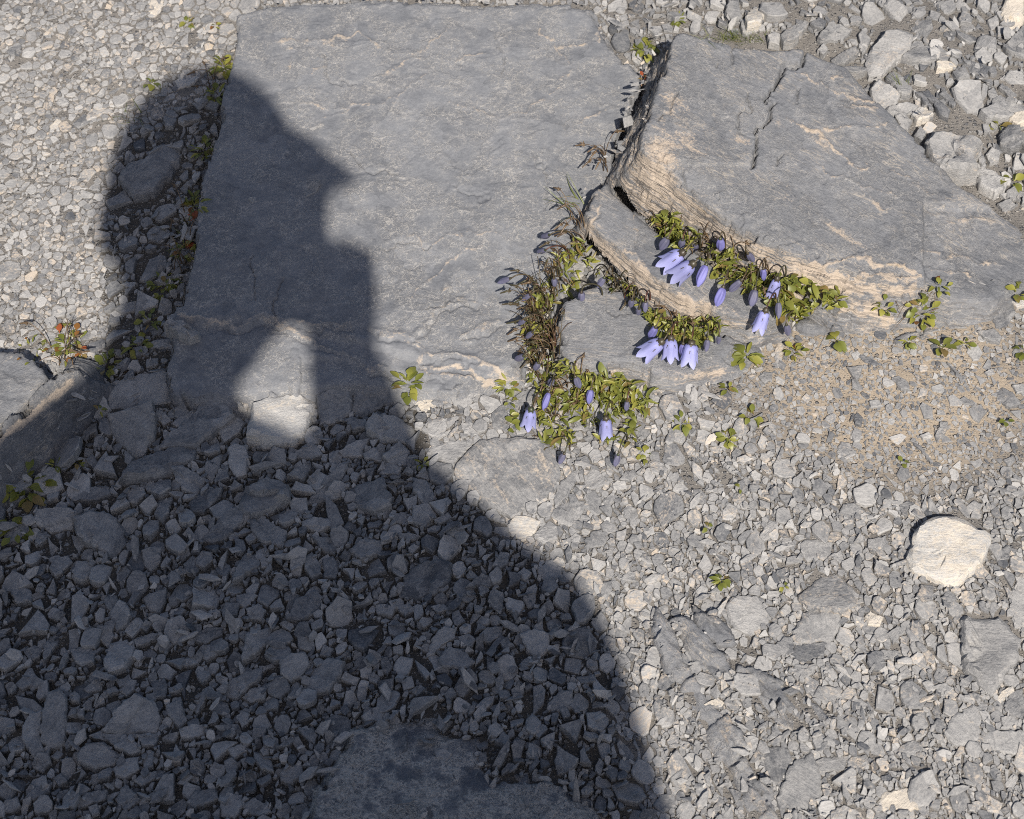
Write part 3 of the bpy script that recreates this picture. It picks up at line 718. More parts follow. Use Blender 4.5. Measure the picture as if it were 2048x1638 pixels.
STONES = '''
H;375,95 440,55 530,50 600,80 640,140 640,210 575,280 480,230 400,175;;large rounded blue-grey stone standing out in the shaded gravel
H;170,100 190,50 330,35 410,60 385,90 370,130 250,150
H;250,345 270,300 350,275 370,310 320,370 280,385
H;370,360 395,305 450,300 485,335 480,385 420,420 380,405
H;725,265 770,243 828,243 820,310 775,360 740,330
H;905,240 965,225 975,270 930,305 905,280
H;1000,290 1040,255 1090,270 1095,310 1050,345 1005,330
H;1030,195 1130,75 1200,35 1270,60 1250,110 1160,190 1090,205
H;1280,100 1350,60 1390,100 1470,150 1450,235 1340,210 1290,150
H;1430,70 1480,35 1530,60 1510,105 1460,125 1430,110
H;1550,105 1610,80 1700,95 1700,135 1620,152 1550,130
H;1215,330 1260,255 1330,275 1330,330 1240,400 1190,420
H;990,440 1100,440 1130,490 1110,555 990,545
H;725,500 790,470 855,460 850,510 820,565 770,560
H;1470,615 1520,510 1620,455 1660,490 1640,560 1560,610
H;1555,290 1600,255 1640,310 1650,370 1600,400 1565,350
H;1655,300 1710,285 1740,345 1720,400 1665,395
H;45,450 120,430 160,470 160,520 85,530
H;555,560 610,510 650,530 675,590 650,640 600,660 560,610
H;495,650 570,640 585,690 545,745 510,710
H;530,800 560,720 640,700 690,740 685,800 640,860 560,885 530,850;;flat many-cornered stone lying alone on the small shadowed gravel, spear-headed at the top
H;120,770 180,740 220,760 200,805 150,825
H;365,790 400,745 450,745 490,780 480,830 430,850 385,830
H;220,800 235,720 305,665 300,720 260,790 225,825
H;975,690 1060,650 1145,650 1140,690 1050,730 990,715
H;1240,800 1260,690 1380,640 1395,700 1330,770 1245,830
H;1435,830 1500,785 1570,780 1590,830 1550,890 1490,925 1440,890
H;1570,940 1600,860 1680,800 1770,830 1750,900 1690,975 1590,990;;big dark split stone with a crosswise cleft, in the middle of the shadow
H;1130,960 1190,900 1350,860 1340,910 1210,1010 1140,990
H;770,920 840,905 860,950 850,1010 790,1015
H;615,950 650,920 700,920 690,970 650,1003 620,985
H;205,1230 215,1080 250,990 310,965 340,1010 335,1100 330,1230 260,1255;;tall upright-lying dark stone pressed against a rougher one near the lower corner
H;115,1160 150,1095 215,1070 210,1230 225,1280 170,1305 110,1225
H;520,1170 600,1070 690,1000 790,1030 820,1100 800,1180 700,1180 600,1190;;broad dark veined stone, biggest in the lower shadowed gravel
H;520,1195 620,1190 700,1235 720,1280 670,1300 590,1270
H;695,1200 820,1185 790,1255 730,1260
H;395,1310 440,1255 530,1240 610,1300 590,1345 490,1370 400,1340
H;580,1370 630,1320 710,1315 715,1380 640,1420 590,1405
H;850,1050 930,1010 955,1130 920,1160 860,1100
H;990,1060 1020,985 1070,965 1060,1020 1010,1095
H;920,1180 980,1150 1050,1150 1055,1190 990,1220 930,1215
H;880,1310 900,1245 935,1300 925,1345 885,1348;p;small pale tent-shaped stone among the dark shadowed chips
H;1210,1115 1240,1070 1280,1090 1275,1140 1240,1165;l
H;1300,1285 1345,1290 1390,1330 1405,1390 1345,1385 1310,1340
H;1435,1400 1470,1350 1550,1360 1560,1400 1500,1455 1440,1440
H;590,1530 640,1450 720,1530 640,1590
H;385,1540 440,1500 550,1485 540,1530 400,1580
H;955,1545 1000,1490 1110,1480 1120,1530 1000,1580
H;1125,1570 1160,1500 1240,1510 1245,1570 1200,1630 1130,1615
H;1250,1560 1300,1525 1370,1560 1395,1600 1330,1620 1260,1605
H;160,1350 190,1300 250,1300 260,1340 210,1385 170,1370
H;125,1530 180,1470 265,1440 250,1490 170,1540
H;0,1590 20,1540 90,1530 105,1570 60,1600
H;690,1440 740,1395 805,1385 800,1425 730,1465
H;1530,1175 1600,1165 1630,1200 1610,1250 1570,1220
H;1240,1000 1290,960 1370,965 1360,1020 1280,1030
H;1350,1040 1400,1005 1435,1030 1425,1075 1370,1075
H;1365,950 1430,900 1480,920 1490,970 1440,1015 1380,990
H;175,210 195,155 240,155 240,200 200,225
H;1160,170 1220,165 1225,195 1180,205
H;1330,300 1350,285 1380,300 1375,340 1340,345
H;1105,340 1160,315 1190,350 1160,405 1120,385
H;1210,480 1270,480 1325,490 1260,555 1215,530
H;1265,560 1320,535 1365,560 1340,610 1270,605
H;865,510 890,470 925,510 910,540 870,540
H;890,560 920,540 955,565 930,590 890,585
H;715,650 750,610 785,630 750,665
H;690,720 780,680 825,680 800,710 700,750
H;1020,790 1050,735 1100,740 1115,790 1060,820
H;885,840 1010,785 1020,835 920,855
H;1010,865 1070,850 1080,900 1040,940 1010,910
H;860,960 930,930 940,960 870,995
H;430,970 490,915 525,930 520,970 450,985
H;525,975 590,950 610,975 540,1005
H;345,985 380,975 412,1000 405,1035 360,1030
H;360,1060 430,1070 430,1110 370,1100
H;740,1290 790,1290 785,1370 750,1380 720,1330
H;1150,1340 1190,1320 1225,1350 1200,1410 1160,1390
H;1170,1280 1240,1245 1270,1280 1200,1325
H;1300,1170 1370,1165 1360,1205 1290,1230
H;1420,1280 1510,1185 1525,1200 1480,1260
H;500,1400 550,1365 580,1375 560,1420 505,1435
H;270,1430 310,1400 345,1440 300,1465
H;450,1570 500,1560 510,1600 470,1615
H;650,1600 700,1560 740,1610 700,1636 650,1630
I;505,470 540,370 610,315 720,305 780,330 770,410 690,470 600,490;d;big thick dark stone with stacked layered edges, highest of the large shadowed stones
I;650,790 680,700 740,650 800,670 790,710 730,740 690,780
I;710,810 760,750 830,760 900,820 860,860 730,855
I;810,700 870,680 905,710 880,750 830,745
I;920,690 960,650 1040,640 1030,690 970,730 925,720
I;1130,690 1200,660 1280,680 1280,760 1220,800 1160,760
I;850,445 930,375 995,400 980,430
I;1270,1040 1330,980 1400,980 1400,1050 1360,1090 1290,1070
I;1160,1130 1195,1080 1240,1130 1240,1190 1195,1205 1160,1175
I;900,1060 950,1010 1000,1000 990,1040 940,1080
I;315,1110 400,1050 440,1080 430,1130 340,1135
I;1420,900 1510,890 1520,930 1440,945
I;1100,380 1150,340 1190,370 1160,410
I;985,330 1030,260 1075,270 1070,320 1030,345
I;970,380 1010,340 1040,370 1030,410 990,420
I;730,210 780,170 790,190 745,235 715,235
I;60,190 140,180 200,200 180,270 110,250
I;250,250 330,180 430,200 410,260 310,300
I;460,80 550,50 555,110 490,115
I;410,810 450,800 480,850 450,890 420,870
I;345,895 380,880 410,905 395,940 355,930
I;560,970 620,945 650,970 600,1000
I;1000,920 1040,890 1050,940 1010,965
I;1145,1250 1180,1230 1200,1260 1160,1280;l;small pale stone among fine chips above the rounded bedrock knob
I;470,1250 550,1180 545,1290 500,1320;d;dark sharp-cornered stone resting on the veined bedrock
I;500,175 560,165 620,180 590,200 510,195
I;690,100 760,60 780,85 720,120
I;580,30 660,10 700,60 640,130 580,110
I;1000,1240 1040,1180 1080,1210 1060,1260
I;920,1300 955,1290 960,1340 920,1345
I;690,1285 735,1275 780,1295 760,1330 700,1325;l;half-round pale stone lying on the veined bedrock
I;120,740 170,760 150,800 100,790
I;380,540 420,530 490,555 470,590 400,580
I;490,545 560,530 590,560 540,590
I;670,540 740,530 770,560 710,575
I;905,620 930,590 980,615 960,640 920,640;l;small whitish stone catching light in the upper shaded gravel
I;1430,650 1470,640 1480,690 1450,700
I;1020,720 1060,700 1100,750 1050,770
B;620,840 700,760 830,715 960,700 1015,760 1000,880 900,890 740,920 640,910;;upper half of the big cracked two-piece flat stone beside the broad slab's corner
B;625,935 750,925 895,900 905,990 900,1080 830,1180 780,1190 690,1100 640,1020;;lower half of the big cracked two-piece flat stone beside the broad slab's corner
B;930,1135 1140,920 1215,815 1330,880 1375,960 1320,1010 1180,1100 1140,1140 1000,1130;;long flat grey stone running down from the broad slab's lower corner
B;700,1340 750,1240 860,1190 1080,1095 1140,1150 1130,1210 1000,1290 900,1320;;long ridged grey stone wedged below the cracked two-piece stone
B;1470,900 1560,840 1780,810 1845,850 1810,960 1790,1060 1700,1110 1580,1120 1440,1090 1450,1040 1470,970;w;chalk-white block glowing in a patch of sun inside the shadow
B;1380,880 1420,850 1460,870 1440,920 1390,920;w;small whitish stone tucked against the chalk-white block
B;1275,1060 1310,1000 1390,970 1440,1000 1400,1060 1310,1115
B;1330,1150 1370,1125 1440,1150 1460,1230 1440,1300 1380,1320 1340,1260
B;1000,1275 1070,1260 1200,1320 1150,1425 1060,1390
B;735,1410 780,1370 840,1380 855,1430 800,1480 750,1470
B;835,1340 1000,1340 1000,1400 930,1440 860,1400
B;900,1540 920,1440 1005,1430 990,1530 950,1590
B;1100,1470 1170,1400 1300,1380 1280,1440 1190,1530 1120,1530
B;410,1460 520,1380 640,1380 655,1430 540,1460
B;1380,1480 1420,1370 1560,1300 1690,1360 1690,1440 1560,1500 1460,1540;;large flat shaded stone directly below the chalk-white block's gravel
B;1200,1638 1300,1540 1450,1470 1500,1530 1420,1600 1300,1660
B;1770,1480 1850,1390 1990,1250 2040,1240 2010,1320 1880,1460;;very long thin blade of slate in the upper shadowed gravel
B;1680,1330 1740,1270 1810,1210 1820,1260 1770,1340
B;1720,1180 1800,1120 1860,1140 1890,1190 1820,1210 1740,1210
B;1560,1200 1600,1140 1670,1170 1670,1240 1610,1270
B;950,410 990,395 1080,405 1165,465 1160,490 1100,510 1060,490;;rough chunk resting across the left edge of the broad slab
B;845,550 920,520 1000,510 1000,570 920,570
B;270,1440 300,1400 350,1390 340,1450 280,1470
B;250,1150 290,1120 335,1160 310,1190 270,1185
B;500,1220 540,1190 580,1240 550,1280
B;985,820 1040,815 1050,870 980,890
B;910,960 960,940 1000,990 950,1020
B;1010,920 1060,900 1110,940 1080,990 1030,980
B;1000,1010 1060,960 1150,930 1080,1050
B;650,330 720,310 800,300 805,350 720,365
B;860,450 920,440 950,460 900,500
B;780,570 830,555 840,600 800,620
B;700,200 740,180 800,190 770,220
B;1150,1170 1200,1160 1280,1110 1290,1170 1220,1190
B;1200,1240 1260,1210 1300,1200 1280,1280 1230,1350 1195,1300
B;1250,1340 1270,1300 1330,1250 1340,1330 1260,1355
C;310,830 340,790 420,775 540,790 560,850 480,900 380,950 300,940
C;390,1010 430,950 560,960 680,1020 680,1090 620,1115 480,1105 390,1060;;wide flat stone half in shade at the shadow's edge below the broad slab
C;250,970 310,960 400,1000 390,1040 310,1050
C;95,850 200,800 300,830 300,940 200,990 110,1000
C;880,850 920,790 1000,790 1060,810 1010,880 990,930 900,900;;smooth grey flat stone against the sunlit foot of the broad slab
C;640,870 760,850 900,790 870,850 720,960 690,920;p;pale wedge of stone pointing along the sunlit foot of the broad slab
C;905,1330 910,1250 960,1180 1060,1100 1340,1100 1480,1140 1520,1280 1490,1400 1340,1500 1230,1530 1050,1450;t;large tan-washed flat stone in full sun below the lower bluebells
C;730,1160 870,1110 1040,1110 960,1180 890,1260 760,1200
C;745,1280 800,1240 890,1240 900,1310 840,1370 760,1340;t
C;735,1000 790,980 860,980 850,1080 790,1110 740,1060;l
C;940,1010 990,1000 1060,1030 1040,1080 960,1070;l
C;1120,950 1160,910 1250,880 1340,820 1360,850 1230,960 1180,1040 1130,1040;l;pale split block beside the lowest bluebell on the shadow side
C;1260,850 1300,820 1350,815 1340,880 1270,900
C;300,1350 380,1340 480,1320 540,1500 440,1530 330,1480
C;660,1330 740,1340 800,1440 730,1500 660,1400
C;140,1420 200,1350 290,1370 240,1430 170,1450
C;370,1190 440,1150 520,1170 480,1230 380,1215
C;460,1300 500,1240 600,1270 570,1310
C;220,1170 330,1110 410,1100 360,1200 260,1200
C;480,1210 580,1110 640,1160 620,1240 540,1250
N;440,480 470,370 590,250 650,240 620,340 560,450 450,535;;long lean grey stone with striped face, right against the large tan-washed stone
N;690,330 740,225 800,235 860,300 905,340 790,395 700,390;l;speckled pale stone above the lean striped stone, below the hanging dark bud
N;701,430 780,410 830,480 840,580 780,610 710,560
N;410,620 460,540 560,490 690,490 690,560 600,700 500,680
N;60,690 130,615 220,620 330,660 290,750 190,825 90,770;w;cream-white stone at the sunny edge of the shadow below the tan-washed stone
N;280,770 400,660 470,700 470,800 340,850
N;570,790 620,755 665,780 650,830 590,840;l
N;690,870 760,740 830,730 880,810 850,860 700,890
N;820,690 870,650 950,690 970,740 880,760 840,740
N;980,320 1030,240 1110,240 1130,290 1060,330;l
N;1010,560 1050,530 1140,560 1130,620 1080,660 1020,630
N;295,1040 430,970 510,1040 500,1130 390,1160 310,1100
N;430,990 470,950 530,980 540,1030 490,1040;w;tiny white stone sitting on a grey one at the shadow's edge
N;980,1130 1050,1060 1110,1080 1110,1150 1010,1150
N;820,1230 850,1150 910,1150 920,1220 880,1300 830,1290
N;1310,1140 1350,1080 1395,1130 1370,1165;p;cream three-cornered stone in the sunlit path gravel
N;1170,1250 1230,1240 1260,1290 1220,1340 1175,1320;t
N;690,1260 740,1240 760,1280 710,1300;w
N;920,350 960,325 1030,340 1040,390 930,400;l
N;840,480 940,410 945,490 900,540 850,545
N;1220,170 1260,150 1350,190 1360,270 1240,270
N;1360,320 1400,240 1430,290 1380,370;t
N;1190,740 1260,690 1270,760 1200,790
N;1580,400 1640,395 1690,440 1660,480 1590,470
J;1455,280 1500,130 1600,75 1700,75 1880,160 1880,210 1830,310 1700,420 1600,390 1480,340;w;big cream boulder with flat blotched top, palest stone of the sunny side
J;1730,600 1740,585 1930,580 2040,690 2020,800 1950,900 1890,980 1840,930 1750,840 1735,720;;large smooth grey stone with dark shadow line, below the big cream boulder
J;1980,540 1990,450 2048,350 2080,400 2080,640 2005,640;l
J;900,470 990,400 1090,370 1170,450 1190,540 1110,580 960,550 900,500;t;flat brownish-mottled stone with a small dark pit, overlapping a plainer one
J;860,690 920,570 1000,560 1110,560 1110,650 1060,715 900,725;l;squarish pale grey stone under the brown-mottled one
J;860,790 880,735 1040,725 1020,800 960,820 870,830;d;dark grey slab chip under the squarish pale stone
J;905,220 930,195 1070,215 1060,290 940,310 910,270
J;520,540 560,500 680,480 740,560 740,620 650,680 560,650 530,590;t;yellow-stained flat stone just below the lone small leafy sprig
J;695,180 740,100 790,110 790,170 720,205;l
J;800,190 850,185 880,230 820,245;l
J;1235,590 1260,562 1330,600 1310,640 1250,635;p
J;1115,760 1130,730 1185,790 1150,803 1115,795;p
J;770,740 820,695 870,700 870,780 810,800
J;710,1300 740,1255 840,1270 860,1330 800,1450 760,1450 720,1380;d;dark leaf-shaped stone beside a deep black gap at the bottom of the rib
J;785,1520 850,1360 960,1290 1010,1400 1020,1530 900,1580 800,1570;;big grey stone on the other side of the deep black gap
J;980,1330 1020,1310 1150,1310 1130,1380 1000,1390
J;1130,1390 1160,1310 1240,1300 1260,1350 1180,1400
J;1285,1560 1330,1500 1480,1460 1510,1580 1330,1590;p;half cream half grey block casting a black shadow line, lowest in the sunny gravel
J;1820,1510 1860,1500 1940,1550 1920,1600 1860,1590;p
J;1640,1190 1680,1110 1790,1040 1830,1060 1830,1180 1790,1260 1690,1250;;smooth dark-grey pentagon stone in the lower sunny corner
J;1830,1220 1870,1180 2048,1180 2070,1310 1950,1290 1840,1270
J;1900,1030 1930,980 1990,950 2000,980 1930,1040;w
J;1950,1050 1980,980 2048,960 2070,1120 1980,1100
J;1390,1300 1420,1250 1490,1225 1540,1250 1500,1310 1420,1320
J;970,1000 1000,950 1110,960 1150,1030 1040,1045;t
J;1155,1030 1180,1000 1250,1040 1210,1090;l
J;1500,490 1520,430 1590,430 1580,510 1530,520
J;1250,200 1340,180 1360,240 1290,260 1250,235
J;1060,280 1110,250 1130,300 1090,310
J;410,1045 480,1005 520,1035 500,1055;p;small cream chip lying on the long rock rib
J;80,840 120,820 150,860 110,885
J;1525,780 1560,765 1590,800 1580,835 1550,820;p
J;1350,680 1400,640 1440,670 1380,730
J;860,870 880,835 990,835 960,890 900,920
J;1100,70 1120,20 1180,10 1240,60 1170,100 1110,110
J;1750,30 1790,0 1840,20 1820,70 1770,65;l
J;1910,260 1960,230 2030,250 2000,300 1930,300
J;150,1560 190,1500 260,1510 270,1570 200,1600
J;440,1540 470,1490 510,1520 490,1550
J;1930,1110 1990,1095 2030,1130 2010,1170 1950,1180
J;180,390 215,365 235,405 190,415;l
J;1410,20 1450,0 1490,10 1450,60 1405,70;d
J;880,20 910,10 950,50 920,75;t
J;500,60 530,10 590,40 560,100 505,95
J;1260,800 1330,760 1420,770 1380,810 1300,815
J;1200,560 1240,540 1220,620 1195,600
J;900,1320 960,1260 970,1300 920,1380
J;1060,1600 1130,1560 1240,1600 1240,1640 1060,1640;l
J;1700,1010 1790,980 1840,1000 1780,1040;t
J;1580,950 1640,930 1690,960 1640,1000
E;970,390 1000,320 1100,210 1190,205 1290,250 1270,330 1180,400 1080,480 1000,480;l;large pale-topped rough stone above the tilted slab among broken rock
E;1215,380 1300,300 1400,280 1460,320 1450,400 1370,415 1280,400
E;1280,180 1330,130 1410,130 1430,190 1390,240 1310,230
E;1280,130 1290,50 1400,20 1420,70 1370,120
E;1710,320 1740,240 1800,230 1860,260 1860,350 1750,380;;blocky grey six-sided stone in the upper corner rubble
E;1890,80 1920,0 2048,-10 2048,130 1990,230 1940,250 1920,180;p;big pale stone at the very top corner, deep shadow along its side
E;1930,290 1980,230 2048,160 2070,370 1990,360
E;1385,920 1430,860 1500,850 1600,880 1720,930 1770,970 1700,1030 1740,1130 1620,1140 1480,1100 1420,1020;l;big speckled grey boulder set against the tilted slab's far edge
E;1700,1160 1760,1120 1860,1140 1920,1200 1910,1280 1850,1315 1760,1270;l
E;1110,510 1160,465 1210,500 1280,610 1270,650 1190,630;;rounded oblong stone that the grass tuft grows beside
E;1000,600 1050,555 1130,580 1200,640 1180,700 1070,720 1010,660;t
E;1085,750 1130,715 1250,690 1330,710 1290,760 1150,775
E;1285,770 1330,715 1390,710 1430,770 1400,800 1320,820;w;small white stone between the grass tuft and the speckled boulder
E;1170,790 1230,775 1290,810 1260,870 1210,860;l
E;735,385 800,350 900,330 920,360 830,415 760,415
E;800,460 850,440 950,440 1000,470 900,495 810,490
E;145,130 180,40 240,20 275,80 250,160 160,170;w;pale cream stone standing above the grass fringe of the tilted slab
E;10,60 30,0 100,10 120,110 70,120
E;390,230 430,180 560,130 570,170 480,270 410,280
E;300,240 340,215 390,230 380,290 310,280
E;590,150 660,110 700,140 690,180 620,175
E;645,240 700,190 800,170 870,190 800,250 670,260
E;1880,590 1900,560 2000,640 1960,660;d
E;1910,530 1950,480 2040,490 2060,560 1960,560;l
E;1560,490 1600,440 1660,460 1680,520 1600,540
E;1615,400 1660,400 1750,430 1830,460 1790,500 1690,490;d
E;1450,430 1600,400 1590,440 1510,475 1455,465;p
E;1950,800 2000,755 2048,750 2060,830 2000,850;p;cream stone at the picture's edge above two bright leaves
E;1880,900 1940,850 2020,860 2040,960 1960,1000 1900,960
E;1790,1050 1830,1000 1890,1030 1880,1080 1820,1100;l
E;1710,1050 1760,1035 1790,1090 1760,1120
E;1750,760 1850,700 2048,650 2060,720 1950,790 1800,800;;long flat grey stone reaching the picture's edge above the cream stone
E;1310,620 1360,620 1430,740 1400,745;d
E;1350,610 1400,610 1540,750 1530,800 1480,770;d;longest dark slate splinter beside the grass tuft
E;1470,640 1510,610 1590,700 1560,710;d
E;920,0 1030,-10 1010,50 940,70;d
E;1090,40 1130,-10 1260,40 1240,150 1130,80;;layered dark block cut by the top edge of the picture
E;1300,910 1340,860 1380,900 1350,950;d
E;1100,490 1140,370 1170,400 1160,450;d;dark upright triangular stone against the pale-topped rough one
E;1232,922 1250,915 1400,1060 1500,1150 1540,1190 1480,1208 1400,1160 1300,1060;d;dark thin sliver lying along the tilted slab's far edge
E;1570,20 1640,10 1700,60 1640,80 1590,60
E;1430,20 1520,0 1560,60 1480,90
E;1800,130 1860,110 1880,160 1830,190
E;1610,150 1680,130 1720,190 1650,220 1620,200
E;1470,260 1540,180 1600,220 1560,270 1490,300
E;1600,610 1640,590 1690,640 1640,680 1580,660;l
E;1800,620 1840,600 1880,660 1830,690
E;1870,1380 1950,1360 1990,1400 1920,1440;l
E;1930,1300 1990,1270 2040,1310 1990,1360 1930,1340
E;940,620 990,560 1000,600 960,640
E;640,330 680,290 710,330 680,365;l
E;920,300 990,260 980,330 940,370;l
A;1025,480 1080,400 1170,380 1175,450 1100,500 1040,520;w;cream block with a flat bright edge, on the gravel above the head of the shadow
A;690,1040 750,950 880,900 900,850 960,830 1050,860 1050,940 980,1030 900,1120 780,1140;;broad flat stone inside the shadow of the head, beside the slab
A;955,680 985,630 1025,640 1030,700 1010,740 965,735;;small blunt oblong stone under the top rim of the head's shadow
A;1760,1080 1800,1055 1860,1050 1875,1080 1850,1120 1790,1145;s;rounded pebble lying on the shaded broad slab, larger of two
A;1450,1160 1490,1140 1510,1160 1480,1190;s;tiny square pebble lying on the shaded broad slab
A;1810,750 1890,715 1895,728 1830,758;s;thin dark flake lying on the broad slab at the shadow's rim
A;860,60 880,0 960,-10 940,60 900,95;p
A;500,690 520,640 600,615 640,640 570,680 510,705;p
A;290,740 330,690 390,710 370,740 300,755;p
A;330,590 370,540 400,600 360,615;w
A;1070,1080 1110,1040 1160,1050 1120,1090
A;255,195 330,130 345,140 280,200;p
A;40,290 110,240 150,240 60,340
A;1420,170 1400,140 1450,120 1540,130 1560,170 1480,190;d
G;840,960 950,955 940,1000 910,1060 870,1010;;grey three-cornered stone in bare sandy soil, nearer the rosettes
G;1145,1035 1190,1020 1260,1070 1270,1120 1210,1115;;grey diamond-shaped stone alone in the middle of the sandy soil
G;915,890 950,880 1060,940 1040,955 960,930
G;235,1030 270,995 335,1000 320,1050 280,1080
G;1820,560 1850,540 1970,530 1990,600 1930,680 1860,690;;flat grey stone at the sandy soil's upper corner below the slab
G;1585,1200 1640,1165 1730,1210 1720,1235;l
G;1840,1130 1900,1100 1980,1150 2030,1220 1950,1240 1880,1190
G;870,1430 890,1375 940,1400 930,1470 890,1480
G;885,1300 910,1270 950,1310 940,1360 895,1350
G;770,1540 800,1470 860,1480 900,1560 830,1600
G;1440,1430 1480,1340 1530,1340 1520,1400 1460,1470
G;1340,1430 1400,1410 1420,1440 1360,1455;l
G;345,850 370,790 410,800 400,900 395,975 350,970;p;narrow cream stone stood on end beside a small reddish plant
G;360,1590 400,1500 410,1540 380,1610;t
G;1520,930 1540,940 1650,1050 1630,1060;d
G;1295,1480 1330,1500 1430,1610 1410,1620;d
G;1730,720 1840,700 1900,760 1880,800 1780,770
G;1960,520 2048,500 2060,540 2000,560;w
G;530,1180 560,1150 600,1160 570,1210;p
G;990,1200 1060,1190 1080,1230 1000,1240
G;1970,1090 2048,1080 2060,1130 2000,1140
G;1780,1000 1830,970 1850,1010 1800,1020
K;945,470 1010,415 1070,440 1060,560 1000,600 960,540;l;pale grey stone caught between the stepped slabs and the dark stalks
'''

# ------------------------------------------------------------------ stones one can pick out, traced one by one
LANDMARKS = [((560, 850), 'the chalk-white block'), ((1900, 1095), 'the big cream boulder'), ((245, 900), 'the cracked two-piece stone'), ((410, 870), 'the long flat stone off the slab corner'),
    ((1020, 950), 'the large tan-washed stone'), ((200, 1065), 'the large rounded shaded stone'), ((240, 1310), 'the many-cornered flat stone'), ((850, 1150), 'the thick layered dark stone'),
    ((655, 1350), 'the big dark split stone'), ((870, 1560), 'the veined bedrock'), ((265, 1440), 'the broad dark veined stone'), ((110, 1440), 'the tall dark stone'), ((1440, 1160), 'the lone leafy sprig'),
    ((1570, 1555), 'the deep black gap'), ((1980, 1300), 'the large smooth grey stone'), ((1920, 1450), 'the pentagon stone'), ((1655, 1195), 'the brown-mottled stone'), ((1500, 1220), 'the yellow-stained stone'),
    ((1420, 1400), 'the long rock rib'), ((1800, 185), 'the tall grass tuft'), ((1910, 290), 'the speckled boulder'), ((1770, 100), 'the pale-topped rough stone'), ((2010, 40), 'the big corner stone'),
    ((1475, 75), 'the grass fringe'), ((300, 320), "the flat stone in the head's shadow"), ((370, 150), 'the cream gravel block'), ((1820, 770), 'the diamond stone in sandy soil'), ((1880, 695), 'the three-leaved sprig'),
    ((810, 770), 'the green tuft at the slab foot'), ((1210, 855), 'the lowest pale bluebell'), ((1062, 835), 'the bluebell at the shadow side'), ((1410, 880), 'the leafy sprigs on the path'), ((2000, 250), 'the two bright corner leaves'),
    ((345, 655), 'the rough chunk on the slab'), ((130, 700), 'the mossy gap'), ((900, 1320), 'the shell-shaped pale chip'), ((1060, 1530), 'the bedrock knob'), ((730, 1450), 'the wedge above the bedrock'),
    ((560, 1000), 'the large flat shaded stone'), ((940, 1240), 'the whitish shaded stone'), ((1830, 1560), 'the half-cream block'), ((1100, 1000), 'the lean striped stone'), ((1080, 1110), 'the tiny white stone'),
    ((1290, 1165), 'the three-cornered cream stone'), ((2020, 470), 'the corner rubble'), ((1830, 310), 'the thin dark sliver'), ((600, 1580), 'the steep side of the bedrock')]
def rel_word(p, q):
    dx, dy = p[0] - q[0], p[1] - q[1]
    if math.hypot(dx, dy) < 45: return 'touching'
    if abs(dx) > 2.2 * abs(dy): return 'left of' if dx < 0 else 'right of'
    if abs(dy) > 2.2 * abs(dx): return 'above' if dy < 0 else 'below'
    return ('upper-' if dy < 0 else 'lower-') + ('left of' if dx < 0 else 'right of')
USED_LABELS = set()
def make_label(c, size, asp, tone_word, shade):
    sz = 'large' if size > 85 else 'medium' if size > 52 else 'small'
    shp = 'chunky' if asp < 1.28 else 'angular' if asp < 1.65 else 'elongated' if asp < 2.4 else 'splinter-like'
    ds = sorted(LANDMARKS, key=lambda l: math.hypot(c[0] - l[0][0], c[1] - l[0][1]))
    wh = 'shaded' if shade else 'sunlit'
    dd = math.hypot(c[0] - ds[0][0][0], c[1] - ds[0][0][1])
    near = 'just ' if dd < 110 else ''
    r = rel_word(c, ds[0][0])
    if r == 'touching': near = ''
    t = f"{sz} {shp} {tone_word} {wh} stone {near}{r} {ds[0][1]}"
    if t in USED_LABELS: t = f"{sz} {shp} {tone_word} stone {r} {ds[0][1]}, toward {ds[1][1]}"
    if t in USED_LABELS: t = f"{sz} {shp} {tone_word} stone between {ds[0][1]} and {ds[1][1]}"
    if t in USED_LABELS: t = f"{sz} {shp} {tone_word} stone {rel_word(c, ds[2][0])} {ds[2][1]}"
    if len(t.split()) > 16: t = t.replace(sz + ' ', '', 1)
    if len(t.split()) > 16: t = t.replace('the ', '')
    USED_LABELS.add(t)
    return t

